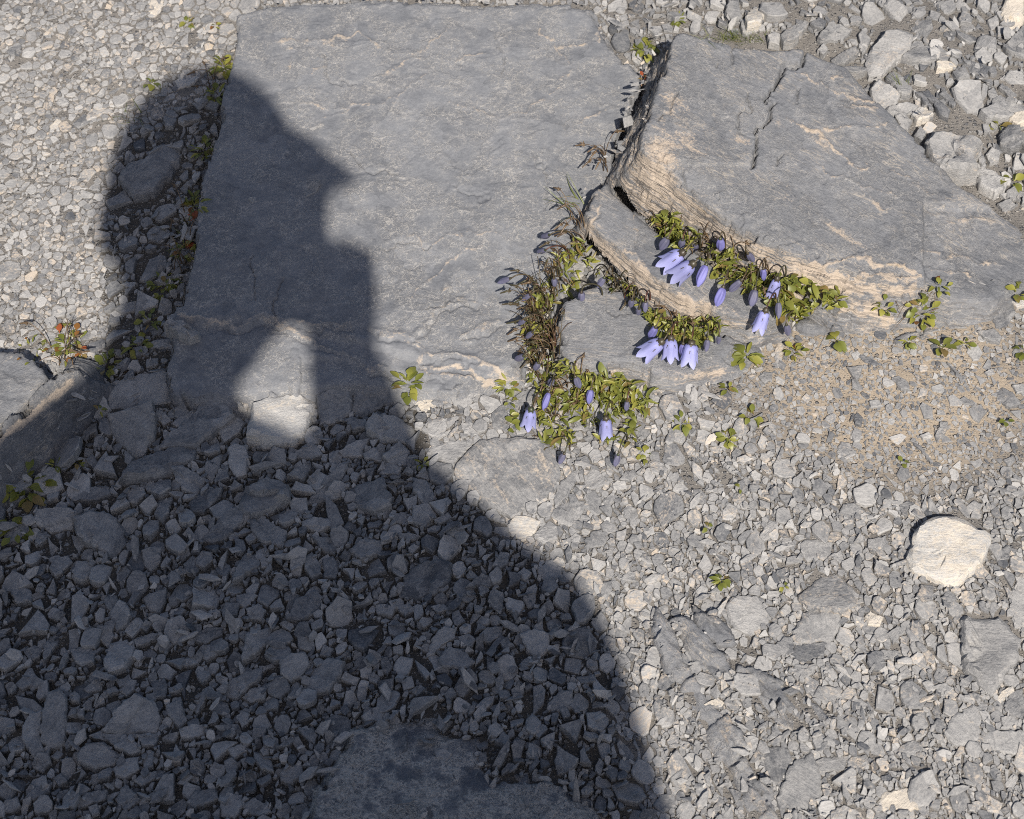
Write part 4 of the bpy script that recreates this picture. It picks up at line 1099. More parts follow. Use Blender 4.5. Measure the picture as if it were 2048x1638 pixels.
def stone_shape(T, z0, h, tilt, rng, sink=.004, chip=.1):
    """rough stone over a traced outline: broken sides, flaked top. Returns local verts, faces, origin"""
    P = at(T[:, 0], T[:, 1], z0 + h)[:, :2]
    A = 0.5 * np.sum(P[:, 0] * np.roll(P[:, 1], -1) - np.roll(P[:, 0], -1) * P[:, 1])
    if A < 0: P = P[::-1]
    A = abs(A); size = math.sqrt(A)
    out = []
    for a, b in zip(P, np.roll(P, -1, 0)):
        e = b - a; L = np.hypot(*e); n = int(np.clip(round(L / max(.0014, size * .075)), 1, 9))
        nr = np.array([e[1], -e[0]]) / max(L, 1e-9)
        for k in range(n):
            t = k / n
            j = rng.normal() * (.030 * L if k else .012 * L) * (1 if L > .004 else .5)
            out.append(a + e * t + nr * j)
    O = np.array(out); N = len(O)
    c = O.mean(0)
    ph = rng.uniform(0, 50, 2)
    ang = np.arctan2(*(O - c).T[::-1])
    chipv = .93 - chip * fbm(np.cos(ang) * 1.6 + ph[0], np.sin(ang) * 1.6 + ph[1], 9, 3) ** 2 * 2.2
    rings = [(1.05, -sink, 0), (1.03, h * .25, .6), (1.0, h * .72, .7), (None, h, 1), (.74, h, 1), (.5, h, 1), (.26, h, 1)]
    V = []
    for s, zz, nz in rings:
        sc = chipv[:, None] if s is None else (s if s > .95 else s * chipv[:, None] / .93)
        Q = c + (O - c) * sc
        if s is not None and s > .95:
            Q = Q + (np.stack([fbm(Q[:, 0] * 300 + zz * 900, Q[:, 1] * 300, 4, 2), fbm(Q[:, 0] * 300, Q[:, 1] * 300 + zz * 900, 6, 2)], -1) - .5) * size * .05
        V.append(np.column_stack([Q, np.full(N, zz)]))
    V = np.concatenate(V + [np.array([[c[0], c[1], h]])])
    dx = V[:, 0] - c[0]; dy = V[:, 1] - c[1]
    up = np.clip((V[:, 2] + sink) / (h + sink), 0, 1)
    nz = (fbm(V[:, 0] / size * 2.2 + ph[0], V[:, 1] / size * 2.2 + ph[1], 12, 3) - .5) * h * .55
    # cleavage steps: part of the top lies a plate lower
    th = rng.uniform(0, 6.28); off = rng.uniform(-.25, .45) * size
    stp = sstep(off - .02 * size, off + .03 * size, dx * math.cos(th) + dy * math.sin(th) + (fbm(V[:, 0] / size * 4, V[:, 1] / size * 4, 14, 2) - .5) * size * .35)
    V[:, 2] += up * (nz - stp * h * rng.uniform(.05, .5) + dx * tilt[0] + dy * tilt[1])
    F = []
    R = len(rings)
    for r in range(R - 1):
        for i in range(N):
            j = (i + 1) % N; a, b = r * N + i, r * N + j
            F.append((a, b, b + N)); F.append((a, b + N, a + N))
    for i in range(N):
        F.append(((R - 1) * N + i, (R - 1) * N + (i + 1) % N, R * N))
    org = np.array([c[0], c[1], z0])
    V[:, :2] -= c
    return V, np.array(F), org, size

def tri_stone_mesh(name, V, F, mat, tone, warm, grain, off):
    me = mesh_np(name, V, F, mat, True)
    ca, sa = math.cos(grain), math.sin(grain)
    tc = np.stack([V[:, 0] * ca + V[:, 1] * sa, -V[:, 0] * sa + V[:, 1] * ca, V[:, 2] * 2], -1) * 100 + off
    set_attr(me, 'tc', 'FLOAT_VECTOR', tc)
    set_attr(me, 'tone', 'FLOAT', np.full(len(V), tone)); set_attr(me, 'warm', 'FLOAT', np.full(len(V), warm))
    me.set_sharp_from_angle(angle=math.radians(28))
    return me

OCC_ST = None
# occupancy of the ground in the picture, half resolution
OX, OY, OW, OH = -600, -420, 1640, 1250
OCC = np.zeros((OH, OW), bool)
def occ_poly(T, grow=1.0):
    T = np.asarray(T, float)[:, :2]; c = T.mean(0); T = c + (T - c) * grow
    x0, y0 = np.floor((T.min(0) - (OX, OY)) / 2).astype(int); x1, y1 = np.ceil((T.max(0) - (OX, OY)) / 2).astype(int) + 1
    x0, y0 = max(x0, 0), max(y0, 0); x1, y1 = min(x1, OW), min(y1, OH)
    if x1 <= x0 or y1 <= y0: return
    gx, gy = np.meshgrid(np.arange(x0, x1), np.arange(y0, y1))
    m = in_poly(np.stack([gx.ravel() * 2 + OX, gy.ravel() * 2 + OY], -1), T).reshape(gx.shape)
    OCC[y0:y1, x0:x1] |= m
for P_, pl_, T_ in SUPPORTS: occ_poly(T_)

SHADE_POLY = [(-700, 900), (0, 880), (205, 690), (230, 270), (300, 200), (480, 165), (620, 260), (715, 375), (650, 430), (740, 520), (745, 745), (840, 870), (1080, 1100), (1240, 1330), (1300, 1640), (1400, 2300), (-700, 2300)]
OCC_ST = np.zeros_like(OCC)
for P_, pl_, T_ in SUPPORTS[:4] + SUPPORTS[5:7]:
    sv = OCC; OCC = OCC_ST; occ_poly(T_); OCC = sv
rows = []
for ln in STONES.strip().splitlines():
    f = ln.split(';')
    T = np.array([(p[0], p[1]) for p in Z(f[0], [tuple(float(v) for v in q.split(',')) for q in f[1].split()])])
    a = abs(0.5 * np.sum(T[:, 0] * np.roll(T[:, 1], -1) - np.roll(T[:, 0], -1) * T[:, 1]))
    rows.append((a, f[0], T, f[2] if len(f) > 2 else '', f[3] if len(f) > 3 and f[3] else None))
rows.sort(key=lambda r: -r[0] - (1e6 if r[4] else 0))
LOOSE_BITS = {}     # joined gravel, by region: lists of (V, F, tone, warm, tc)
N_SINGLE = 296
for k, (area, zone, T, flag, lab) in enumerate(rows):
    rng = np.random.default_rng(1000 + k)
    c = T.mean(0); s = math.sqrt(area)
    reg = RNAMES[int(region_of(c[None])[0])]
    m = mpp(*c); z_up = {'loose': .0022, 'strip': .0012, 'rough': .0012}.get(reg, 0.0)
    rel = {'loose': .21, 'strip': .17, 'rough': .24, 'left': .09, 'sand': .10, 'path': .115}[reg]
    h = float(np.clip(rel * s * m, .0016, .012 if reg in ('loose', 'rough') else .007))
    tone = {'loose': .47, 'strip': .47, 'rough': .44, 'left': .52, 'sand': .45, 'path': .50}[reg] + rng.normal() * .10
    warm = {'loose': .06, 'strip': .06, 'rough': .19, 'left': .24, 'sand': .2, 'path': .24}[reg] + rng.normal() * .08
    mat = M_STONE
    if 'd' in flag: tone -= .18; warm -= .14
    if 'l' in flag: tone += .15; warm += .05
    if 't' in flag: warm += .2
    if 'p' in flag: tone += .22; warm += .34; mat = M_PALE if rng.random() < .5 else M_STONE
    if 'w' in flag: mat = M_PALE; warm += .1; tone = .8
    if 'big cream boulder' in (lab or ''): h = .0075
    if 'speckled grey boulder' in (lab or ''): h = .012
    if 'chalk-white' in (lab or ''): h = .009
    z0 = surface_z(*c) if ('s' in flag or 'slab' in (lab or '') and 'chunk' in lab) else float(groundz(*at(c[0], c[1], 0)[:2]))
    z0 += z_up
    if 's' in flag or 'bedrock' in (lab or '') : z0 = surface_z(*c) - .0005
    if 'chunk' in (lab or ''): z0 = .004; h = .011
    tl = {'loose': .26, 'strip': .18, 'rough': .24}.get(reg, .07)
    V, F, org, sz = stone_shape(T, z0, h, rng.normal(size=2) * tl * .6, rng, sink=.004 + z_up)
    gr = rng.uniform(0, 3.14) if reg != 'loose' else rng.normal(.6, .5)
    occ_poly(T, .97)
    sv = OCC; OCC = OCC_ST; occ_poly(T, .97); OCC = sv
    if k < N_SINGLE:
        q = T - c; ev = np.linalg.eigvalsh(np.cov(q.T)); asp = math.sqrt(max(ev[1], 1e-9) / max(ev[0], 1e-9))
        tw = 'cream' if mat is M_PALE or warm > .5 else 'tan-stained' if warm > .33 else 'pale grey' if tone > .62 else 'dark grey' if tone < .36 else 'blue-grey' if reg in ('loose', 'strip') else 'grey'
        shade = bool(in_poly(c[None], np.array(SHADE_POLY, float))[0])
        if lab is None: lab = make_label(c, s, asp, tw, shade)
        o = link('stone', tri_stone_mesh('stone', V, F, mat, tone, warm, gr, rng.uniform(-300, 300, 3)), org)
        tag(o, lab, 'stone', {'loose': 'loose shale stones of the shadowed gravel', 'strip': 'stones along the slab foot', 'rough': 'broken rock above the tilted slab', 'left': 'stones in the pale path gravel',
                              'sand': 'stones in the sandy soil', 'path': 'stones in the sunlit path'}[reg])
    else:
        ca, sa = math.cos(gr), math.sin(gr)
        tc = np.stack([V[:, 0] * ca + V[:, 1] * sa, -V[:, 0] * sa + V[:, 1] * ca, V[:, 2] * 2], -1) * 100 + rng.uniform(-300, 300, 3)
        LOOSE_BITS.setdefault(reg, []).append((V + org, F, np.full(len(V), tone), np.full(len(V), warm), tc))

# ------------------------------------------------------------------ the gravel nobody could count
def chip_protos(n, lo, hi, inner, seed):
    rng = np.random.default_rng(seed); out = []
    for k in range(n):
        m = rng.integers(lo, hi + 1)
        a = np.sort((np.arange(m) + rng.uniform(-.38, .38, m)) / m * 6.283)
        r = rng.uniform(.72, 1.1, m)
        el = rng.uniform(1.0, 1.35)
        b = np.stack([np.cos(a) * r * el, np.sin(a) * r / el], -1)
        pts = []
        ins = rng.uniform(.62, .97, m)
        tilt = rng.normal(size=2) * .18
        for i in range(m):
            pts.append((*b[i] * .96, rng.uniform(-.35, .1)))
            q = b[i] * ins[i]; pts.append((*q, .42 + q @ tilt + rng.uniform(-.10, .06)))
            q = b[i] * rng.uniform(.6, .9); pts.append((*q, -.55))
        for i in range(inner):
            q = rng.uniform(-.4, .4, 2); pts.append((*q, .46 + q @ tilt + rng.uniform(0, .1)))
        bm = bmesh.new()
        vs = [bm.verts.new(p) for p in pts]
        rz = bmesh.ops.convex_hull(bm, input=vs)
        for v in [v for v in bm.verts if not v.link_faces]: bm.verts.remove(v)
        bmesh.ops.triangulate(bm, faces=bm.faces[:])
        # the underside is never seen
        bm.verts.index_update()
        V = np.array([v.co[:] for v in bm.verts]); F = np.array([[v.index for v in f.verts] for f in bm.faces if not (f.normal.z < -.7)])
        bm.free(); out.append((V, F))
    return out
BIGP = chip_protos(40, 4, 7, 2, 5)
SMALLP = chip_protos(30, 4, 6, 1, 6)

def grav_cell(px0, px1):  # random points in the widened frame
    return px0 + (px1 - px0)
DENS = {'path': (.03, .08, .18, .32, .6, 1, 1), 'left': (0, .004, .03, .14, .6, 1, 1), 'strip': (.1, .25, .5, .8, .9, .8, .6), 'loose': (.16, .36, .7, 1, 1, 1, 1), 'sand': (0, .01, .03, .07, .16, .28, .35), 'rough': (.2, .4, .7, .9, 1, 1, .8)}
TIERS = (30, 22, 16, 11.5, 8, 5.5, 3.9)
CHIPS = []
rng = np.random.default_rng(77)
FXA, FXB, FYA, FYB = -420, 2470, -260, 1900
def dart(n, r, over, tier, layer=0):
    P = np.stack([rng.uniform(FXA, FXB, n), rng.uniform(FYA, FYB, n)], -1)
    if r < 7: P = P[(P[:, 0] > -80) & (P[:, 0] < 2130) & (P[:, 1] > -70) & (P[:, 1] < 1710)]
    reg = region_of(P)
    sd = sandiness(P)
    for p, rg, s_ in zip(P, reg, sd):
        nm = RNAMES[rg]
        if rng.random() > DENS[nm][tier] * (1 - .55 * min(s_, .9) if nm != 'sand' else 1): continue
        rr = r * rng.uniform(.8, 1.25); asp = math.exp(abs(rng.normal()) * .6)
        a, b = rr * math.sqrt(asp), rr / math.sqrt(asp)
        yaw = rng.normal(.65, .65) if nm in ('loose', 'strip') else rng.uniform(0, 3.14)
        ca, sa = math.cos(yaw), -math.sin(yaw)     # picture rows run down
        cx, cy = int((p[0] - OX) / 2), int((p[1] - OY) / 2); w = int(max(a, b) / 2) + 1
        if cx - w < 0 or cy - w < 0 or cx + w + 1 > OW or cy + w + 1 > OH: continue
        gy, gx = np.mgrid[-w:w + 1, -w:w + 1]
        u = (gx * ca + gy * sa) * 2 / a; v = (-gx * sa + gy * ca) * 2 / b
        m = u * u + v * v < .86
        win = OCC[cy - w:cy + w + 1, cx - w:cx + w + 1]
        tot = m.sum()
        if tot == 0: continue
        if (win & m).sum() > over * tot: continue
        win |= m
        CHIPS.append((p[0], p[1], a, b, yaw, rg, tier, layer))
def clip(poly, nx_, ny_, c):
    out = []; n = len(poly)
    for i in range(n):
        a = poly[i]; b = poly[(i + 1) % n]
        da = a[0] * nx_ + a[1] * ny_ - c; db = b[0] * nx_ + b[1] * ny_ - c
        if da <= 0: out.append(a)
        if (da < 0 < db) or (db < 0 < da):
            t = da / (da - db); out.append((a[0] + (b[0] - a[0]) * t, a[1] + (b[1] - a[1]) * t))
    return out
AREA = (FXB - FXA) * (FYB - FYA)
for t, r in enumerate(TIERS):
    dart(int(AREA / (math.pi * r * r) * (2.6 if r > 6 else 2.4)), r, .16 if t < 3 else .24 if t < 5 else .38, t)
# a second helping of loose pieces lying on top of others
def overlay(n, rmin, rmax, names):
    P = np.stack([rng.uniform(FXA, FXB, n), rng.uniform(FYA, FYB, n)], -1); reg = region_of(P)
    slabs = [np.array(T) for k_, (_, _, T) in enumerate(SUPPORTS[:7]) if k_ != 4]
    bad = np.zeros(n, bool)
    for T in slabs: bad |= in_poly(P, T)
    for _, _, T in SUPPORTS[7:]: bad |= in_poly(P, T) & (rng.random(n) < .72)
    bad |= in_poly(P, SUPPORTS[4][2]) & (rng.random(n) < .45 + .9 * (fbm(P[:, 0] / 90, P[:, 1] / 90, 88, 3) - .38) * 2)
    iy = np.clip(((P[:, 1] - OY) / 2).astype(int), 4, OH - 5); ix = np.clip(((P[:, 0] - OX) / 2).astype(int), 4, OW - 5)
    for dy in (-4, 0, 4):
        for dx in (-4, 0, 4): bad |= OCC_ST[iy + dy, ix + dx]
    for p, rg, bd in zip(P, reg, bad):
        if bd or RNAMES[rg] not in names: continue
        rr = rmin * (rmax / rmin) ** (rng.random() ** 2.2); asp = math.exp(abs(rng.normal()) * .55)
        CHIPS.append((p[0], p[1], rr * math.sqrt(asp), rr / math.sqrt(asp), rng.normal(.65, .9), rg, 3 if rr > 8 else 5, 1))
overlay(9000, 4.0, 22, ('loose',)); overlay(15000, 3.2, 17, ('rough', 'strip')); overlay(17000, 3.0, 17, ('path',)); overlay(12000, 2.6, 7, ('left',))

for (P_, pl_, T_), n_, band in zip(SUPPORTS[:4], (900, 260, 60, 60), (34, 16, 10, 10)):
    lo, hi = T_.min(0), T_.max(0); q = rng.uniform(lo, hi, (n_ * 6, 2)); q = q[in_poly(q, T_)]
    dd = line_dist(q, np.vstack([T_, T_[:1]])); q = q[(dd < band * rng.random(len(q)) ** 2.2)][:n_]
    for p in q:
        rr = rng.uniform(2.0, 3.2) if rng.random() < .8 else rng.uniform(3, 6.5); asp = math.exp(abs(rng.normal()) * .4)
        CHIPS.append((p[0], p[1], rr * math.sqrt(asp), rr / math.sqrt(asp), rng.uniform(0, 3.14), 0, 5, 2))
CH = np.array(CHIPS)
CW = at(CH[:, 0], CH[:, 1], .002)
CZ = groundz(CW[:, 0], CW[:, 1])
CM = ((CW - CAM) @ FWD) / FPX
# neighbours press against each other: the base layer is cut to a power diagram
YS = 1.12
base = np.where(CH[:, 7] == 0)[0]
bx, by = CH[base, 0], CH[base, 1] * YS
br = np.sqrt(CH[base, 2] * CH[base, 3])
BK = {}
for k, (x_, y_) in enumerate(zip(bx, by)): BK.setdefault((int(x_ // 40), int(y_ // 40)), []).append(k)
BK = {k: np.array(v) for k, v in BK.items()}
def cell(k, room):
    x0, y0, r0 = bx[k], by[k], br[k]; i = base[k]
    a, b, yaw = CH[i, 2] * room, CH[i, 3] * room, -CH[i, 4]
    ph = rng.uniform(0, 6.28); n = int(rng.integers(3, 7))
    t = ph + (np.arange(n) + rng.uniform(-.3, .3, n)) / n * 6.2832
    ex = np.cos(t) * a * rng.uniform(.8, 1.15, n); ey = np.sin(t) * b * rng.uniform(.8, 1.15, n)
    poly = list(zip(ex * math.cos(yaw) - ey * math.sin(yaw), (ex * math.sin(yaw) + ey * math.cos(yaw))))
    gx, gy = int(x0 // 40), int(y0 // 40); w = 1 if r0 < 22 else 2
    c = [BK[(u, v)] for u in range(gx - w, gx + w + 1) for v in range(gy - w, gy + w + 1) if (u, v) in BK]
    c = np.concatenate(c); c = c[c != k]
    dx = bx[c] - x0; dy = by[c] - y0; dd = np.hypot(dx, dy); m = dd < (max(a, b) * 1.1 + br[c] * 1.5)
    o = np.argsort((dd - br[c])[m])[:16]
    for j in c[m][o]:
        dx = bx[j] - x0; dy = by[j] - y0; D2 = dx * dx + dy * dy
        poly = clip(poly, dx, dy, (D2 + r0 * r0 - br[j] * br[j]) * .5)
        if len(poly) < 3: return None
    return poly
BP = {'path': (1.5, .94), 'left': (1.6, .96), 'strip': (1.25, .92), 'loose': (1.24, .93), 'sand': (1.1, .95), 'rough': (1.3, .94)}
bidx = {int(i): k for k, i in enumerate(base)}
for i in range(len(CH)):
    px, py, a, b, yaw, rg, tier, layer = CH[i]; nm = RNAMES[int(rg)]; tier = int(tier)
    m = CM[i]; ra, rb = a * m, b * m
    flat = {'loose': .46, 'strip': .46, 'rough': .5, 'left': .34, 'path': .38, 'sand': .4}[nm]
    th = math.sqrt(ra * rb) * flat * rng.uniform(.6, 1.2)
    tl = {'loose': .36, 'strip': .3, 'rough': .3, 'left': .08, 'path': .12, 'sand': .1}[nm] * (1.4 if layer else 1)
    if tier >= 4: tl *= 1.5
    ax, ay = rng.normal(size=2) * tl + np.array([-.10, .10]) * {'path': 1.0, 'rough': 1.2, 'sand': .6, 'left': .35, 'loose': .4}.get(nm, 0)
    lift = {'loose': .0034, 'strip': .0022, 'rough': .0020, 'left': .0005, 'path': .0013, 'sand': .0003}[nm] * rng.uniform(.1, 1.3)
    if not layer:
        room, shr = BP[nm]
        poly = cell(bidx[i], room)
        if poly is None: continue
        q = np.array(poly); q = q[np.hypot(*(q - np.roll(q, 1, 0)).T) > max(.9, .32 * math.sqrt(a * b))]
        if len(q) < 3: continue
        q = q[::-1] if np.sum(q[:, 0] * np.roll(q[:, 1], -1) - np.roll(q[:, 0], -1) * q[:, 1]) > 0 else q
        # long edges break unevenly
        qq = []
        for u, v in zip(q, np.roll(q, -1, 0)):
            qq.append(u); L = np.hypot(*(v - u))
            if L > 9: qq.append((u + v) / 2 + rng.normal(size=2) * .05 * L)
        q = np.array(qq)
        n = len(q); c0 = q.mean(0); q = c0 + (q - c0) * shr * rng.uniform(.97, 1.0, (n, 1))
        g_ = np.stack([q[:, 0] * m, -q[:, 1] / YS * m / math.cos(TH) * 1.0], -1)
        gc = g_.mean(0); e_ = g_ - gc
        d0 = th * .55
        ins = rng.uniform(.86, .97, (n, 1))
        top = d0 * rng.uniform(.88, 1.06, n); apx = gc + (e_ * rng.dirichlet(np.ones(n))[:, None]).sum(0) * .8
        rim = d0 * rng.uniform(.35, .8, n)
        V = np.concatenate([np.column_stack([g_ + e_ * .03, np.full(n, -th - .0015)]), np.column_stack([g_, rim]),
                            np.column_stack([gc + e_ * ins, top]), [[apx[0], apx[1], d0 * rng.uniform(.96, 1.06)]]])
        k_ = np.arange(n); k2 = (k_ + 1) % n
        PF = np.concatenate([np.stack([k_, k2, k2 + n], -1), np.stack([k_, k2 + n, k_ + n], -1), np.stack([k_ + n, k2 + n, k2 + 2 * n], -1),
                             np.stack([k_ + n, k2 + 2 * n, k_ + 2 * n], -1), np.stack([k_ + 2 * n, k2 + 2 * n, np.full(n, 3 * n)], -1)])
        V[:, 2] += (V[:, 0] - gc[0]) * ax * .7 + (V[:, 1] - gc[1]) * ay * .7
        zc = CZ[i] + lift - d0 * {'loose': .1, 'strip': .2, 'rough': .1, 'left': .45, 'path': .4, 'sand': .3}[nm]
        W = V + (CW[i, 0], CW[i, 1], zc)
        L = V.copy()
        cg, sg = math.cos(yaw), math.sin(yaw); L[:, :2] = np.stack([V[:, 0] * cg + V[:, 1] * sg, -V[:, 0] * sg + V[:, 1] * cg], -1)
    else:
        PV, PF = (BIGP if tier < 4 else SMALLP)[rng.integers(0, 40 if tier < 4 else 30)]
        V = L = PV * (ra, rb, th)
        cy_, sy_ = math.cos(yaw), math.sin(yaw)
        X = V[:, 0] * cy_ - V[:, 1] * sy_; Y = V[:, 0] * sy_ + V[:, 1] * cy_
        zc = (surface_z(px, py) - .001 if layer == 2 else max(CZ[i], surface_z(px, py) if nm in ('path', 'loose') else -1)) + (0 if layer == 2 else lift) + (0 if layer == 2 else 1) * {'loose': .0030, 'rough': .0026, 'strip': .002}.get(nm, .0010) * rng.uniform(.5, 1.3)
        W = np.stack([X + CW[i, 0], Y + CW[i, 1], V[:, 2] + X * ax + Y * ay + zc], -1)
    tone = {'loose': .45, 'strip': .45, 'rough': .44, 'left': .54, 'path': .47, 'sand': .44}[nm] + rng.normal() * (.18 if nm in ('loose', 'rough') else .14)
    warm = {'loose': .05, 'strip': .06, 'rough': .15, 'left': .34, 'path': .31, 'sand': .26}[nm] + rng.normal() * .11
    q = rng.random()
    hot = {'left': .07, 'path': .045, 'rough': .05, 'sand': .04}.get(nm, .012)
    if q < hot: tone += .24; warm += .17
    elif q < hot * 1.5: tone += .5
    tc = np.stack([L[:, 0], L[:, 1], L[:, 2] * 2], -1) * 100 + rng.uniform(-300, 300, 3)
    LOOSE_BITS.setdefault(nm, []).append((W, PF, np.full(len(W), tone), np.full(len(W), warm), tc))

GL = {'loose': 'dark loose shale gravel heaped in the shadow', 'strip': 'small stones in the hollow beside the broad slab', 'rough': 'broken grey rock rubble above the tilted slab', 'left': 'pale trodden gravel beyond the broad slab',
      'path': 'sunlit trodden gravel of the path below the flowers', 'sand': 'scattered chips in the bare sandy soil'}
for nm, bits in LOOSE_BITS.items():
    off = 0; Vs, Fs = [], []
    for b in bits: Vs.append(b[0]); Fs.append(b[1] + off); off += len(b[0])
    me = mesh_np('gravel', np.concatenate(Vs), np.concatenate(Fs), M_CHIP, False)
    set_attr(me, 'tone', 'FLOAT', np.concatenate([b[2] for b in bits])); set_attr(me, 'warm', 'FLOAT', np.concatenate([b[3] for b in bits]))
    set_attr(me, 'tc', 'FLOAT_VECTOR', np.concatenate([b[4] for b in bits]))
    tag(link('gravel', me), GL[nm], None, None, 'stuff')
print('chips', len(CH), 'tris', sum(len(b[1]) for v in LOOSE_BITS.values() for b in v))

# ------------------------------------------------------------------ plants
def blade(n, wf, fold, curl, twist=0.0):
    """leaf of length 1 along +Y, base at the origin, facing +Z"""
    V, F = [], []
    for i in range(n + 1):
        t = i / n; w = wf(t)
        z = -curl * t * t; y = t * (1 - .25 * curl * t)
        a = twist * t
        for sx in (-1, 0, 1):
            xx = sx * w; zz = abs(sx) * w * fold
            V.append((xx * math.cos(a) - zz * math.sin(a), y, z + xx * math.sin(a) + zz * math.cos(a)))
    for i in range(n):
        for k in (0, 1):
            a = i * 3 + k; F.append((a, a + 1, a + 4, a + 3))
    return np.array(V), np.array(F)
def leaf_mesh(name, mat, *a):
    V, F = blade(*a)
    me = mesh_np(name, V, F, mat, True); set_attr(me, 'tone', 'FLOAT', np.zeros(len(V)))
    return me
NARROW = [lambda t, k=k: (.03 + k * math.sin(math.pi * min(1, t * .96 + .04)) ** .9) * (1 if t < .98 else .3) for k in (.105, .13, .085)]
BROAD = [lambda t, k=k: .045 + k * max(0, math.sin(math.pi * max(0, (t - .12)) / .9 * .98)) ** 1.1 if t > .2 else .045 for k in (.24, .29)]
LEAF_N = [leaf_mesh('leaf', M_LEAF, 5, NARROW[i % 3], .5, (.2, .5, .8, .05, .35)[i % 5], (0, .3, -.3, .5, 0)[i % 5]) for i in range(6)]
LEAF_B = [leaf_mesh('leaf', M_LEAF, 6, BROAD[i % 2], .35, (.15, .45, .3, .7)[i % 4], (0, .25, -.2, .1)[i % 4]) for i in range(4)]
LEAF_R = [leaf_mesh('leaf', M_RED, 5, BROAD[i % 2], .35, (.15, .45)[i % 2], 0.2) for i in range(2)]
GRASS = [leaf_mesh('blade', M_GRASS, 7, (lambda t: .018 * (1 - t * .92)), .5, (.1, .5, .9, .3)[i], (0, .6, -.6, 1.0)[i]) for i in range(4)]
DRYB = [leaf_mesh('blade', M_DRY, 6, (lambda t: .02 * (1 - t * .9)), .5, (.2, .7)[i], .4) for i in range(2)]

def leaf_at(parent, meshes, p, L, yaw, pitch, roll, name='leaf'):
    o = bpy.data.objects.new(name, random.choice(meshes)); COL.objects.link(o); o.parent = parent
    o.location = p; o.scale = (L * random.uniform(.85, 1.2), L, L)
    o.rotation_euler = (Matrix.Rotation(yaw, 3, 'Z') @ Matrix.Rotation(pitch, 3, 'X') @ Matrix.Rotation(roll, 3, 'Y')).to_euler()
    return o

def tube(pts, r0, r1, n=5, mat=None, name='stalk', parent=None, org=(0, 0, 0)):
    pts = np.asarray(pts, float); m = len(pts)
    V, F = [], []
    for i, p in enumerate(pts):
        d = pts[min(i + 1, m - 1)] - pts[max(i - 1, 0)]; d /= max(np.linalg.norm(d), 1e-9)
        a = np.cross(d, [0.3, .2, .93]); a /= max(np.linalg.norm(a), 1e-9); b = np.cross(d, a)
        r = r0 + (r1 - r0) * i / (m - 1)
        for k in range(n):
            t = k / n * 6.2832; V.append(p + (a * math.cos(t) + b * math.sin(t)) * r)
    for i in range(m - 1):
        for k in range(n):
            F.append((i * n + k, i * n + (k + 1) % n, (i + 1) * n + (k + 1) % n, (i + 1) * n + k))
    return np.array(V) - org, np.array(F)

def bez(a, b, c, d, n=9):
    t = np.linspace(0, 1, n)[:, None]
    return (1 - t) ** 3 * a + 3 * (1 - t) ** 2 * t * b + 3 * (1 - t) * t * t * c + t ** 3 * d

def corolla(kind, L, R, seed):
    """bell hanging along +Z from the calyx, five pointed lobes"""
    rr = np.random.default_rng(seed)
    nu, nv = 40, 13
    V, U, W = [], [], []
    if kind == 'bell':
        pr = ([0, .04, .12, .28, .5, .7, .85, 1.0], [.16, .46, .72, .86, .91, .96, 1.05, 1.20])
    elif kind == 'half':
        pr = ([0, .05, .15, .4, .65, .85, 1.0], [.3, .62, .86, 1.0, .98, .72, .32])
    else:
        pr = ([0, .06, .2, .45, .7, .88, 1.0], [.35, .66, .92, 1.0, .84, .52, .10])
    fl = rr.uniform(.8, 1.25, 5)
    for j in range(nv + 1):
        for i in range(nu):
            u = i / nu; f = (u * 5) % 1.0; a = min(f, 1 - f) * 2; lb = int(round(u * 5)) % 5
            ve = (.70 + .30 * (1 - a) ** .75) if kind == 'bell' else 1.0
            s = j / nv * ve
            r = np.interp(s, *pr) * R
            if kind == 'bell':
                r *= 1 + .07 * math.cos(u * 10 * math.pi) * math.sin(math.pi * min(1, s))
                if s > .7: r *= 1 + (s - .7) * .55 * (fl[lb] - .9)
            else:
                r *= 1 + (.13 if kind == 'half' else .10) * math.cos(u * 10 * math.pi) * math.sin(math.pi * s) ** .5
            th = u * 2 * math.pi + (0 if kind == 'bell' else s * .5)
            V.append((r * math.cos(th), r * math.sin(th), L * s * (1 + (.03 * math.cos(u * 2 * math.pi + seed)))))
            U.append(u); W.append(s)
    F = []
    for j in range(nv):
        for i in range(nu):
            F.append((j * nu + i, j * nu + (i + 1) % nu, (j + 1) * nu + (i + 1) % nu, (j + 1) * nu + i))
    return np.array(V), np.array(F), np.array(U), np.array(W)

def calyx_shape(L, R, spread):
    V, F = [], []
    n = 10
    for j, (z, r) in enumerate(((-.16, .12), (-.10, .42), (.0, .46), (.06, .34))):
        for i in range(n): t = i / n * 6.2832; V.append((R * r * math.cos(t), R * r * math.sin(t), L * z))
    for j in range(3):
        for i in range(n): F.append((j * n + i, j * n + (i + 1) % n, (j + 1) * n + (i + 1) % n, (j + 1) * n + i))
    for k in range(5):
        th = (k + .5) / 5 * 6.2832; c, s = math.cos(th), math.sin(th); b = len(V)
        for (t, w) in ((0, .13), (.45, .09), (1.0, .02)):
            r = R * (.42 + spread * t); z = L * (.0 + .40 * t * (1 - .3 * spread))
            for sx in (-1, 1): V.append((r * c - sx * w * R * s, r * s + sx * w * R * c, z))
        F += [(b, b + 1, b + 3, b + 2), (b + 2, b + 3, b + 5, b + 4)]
    return np.array(V), np.array(F)

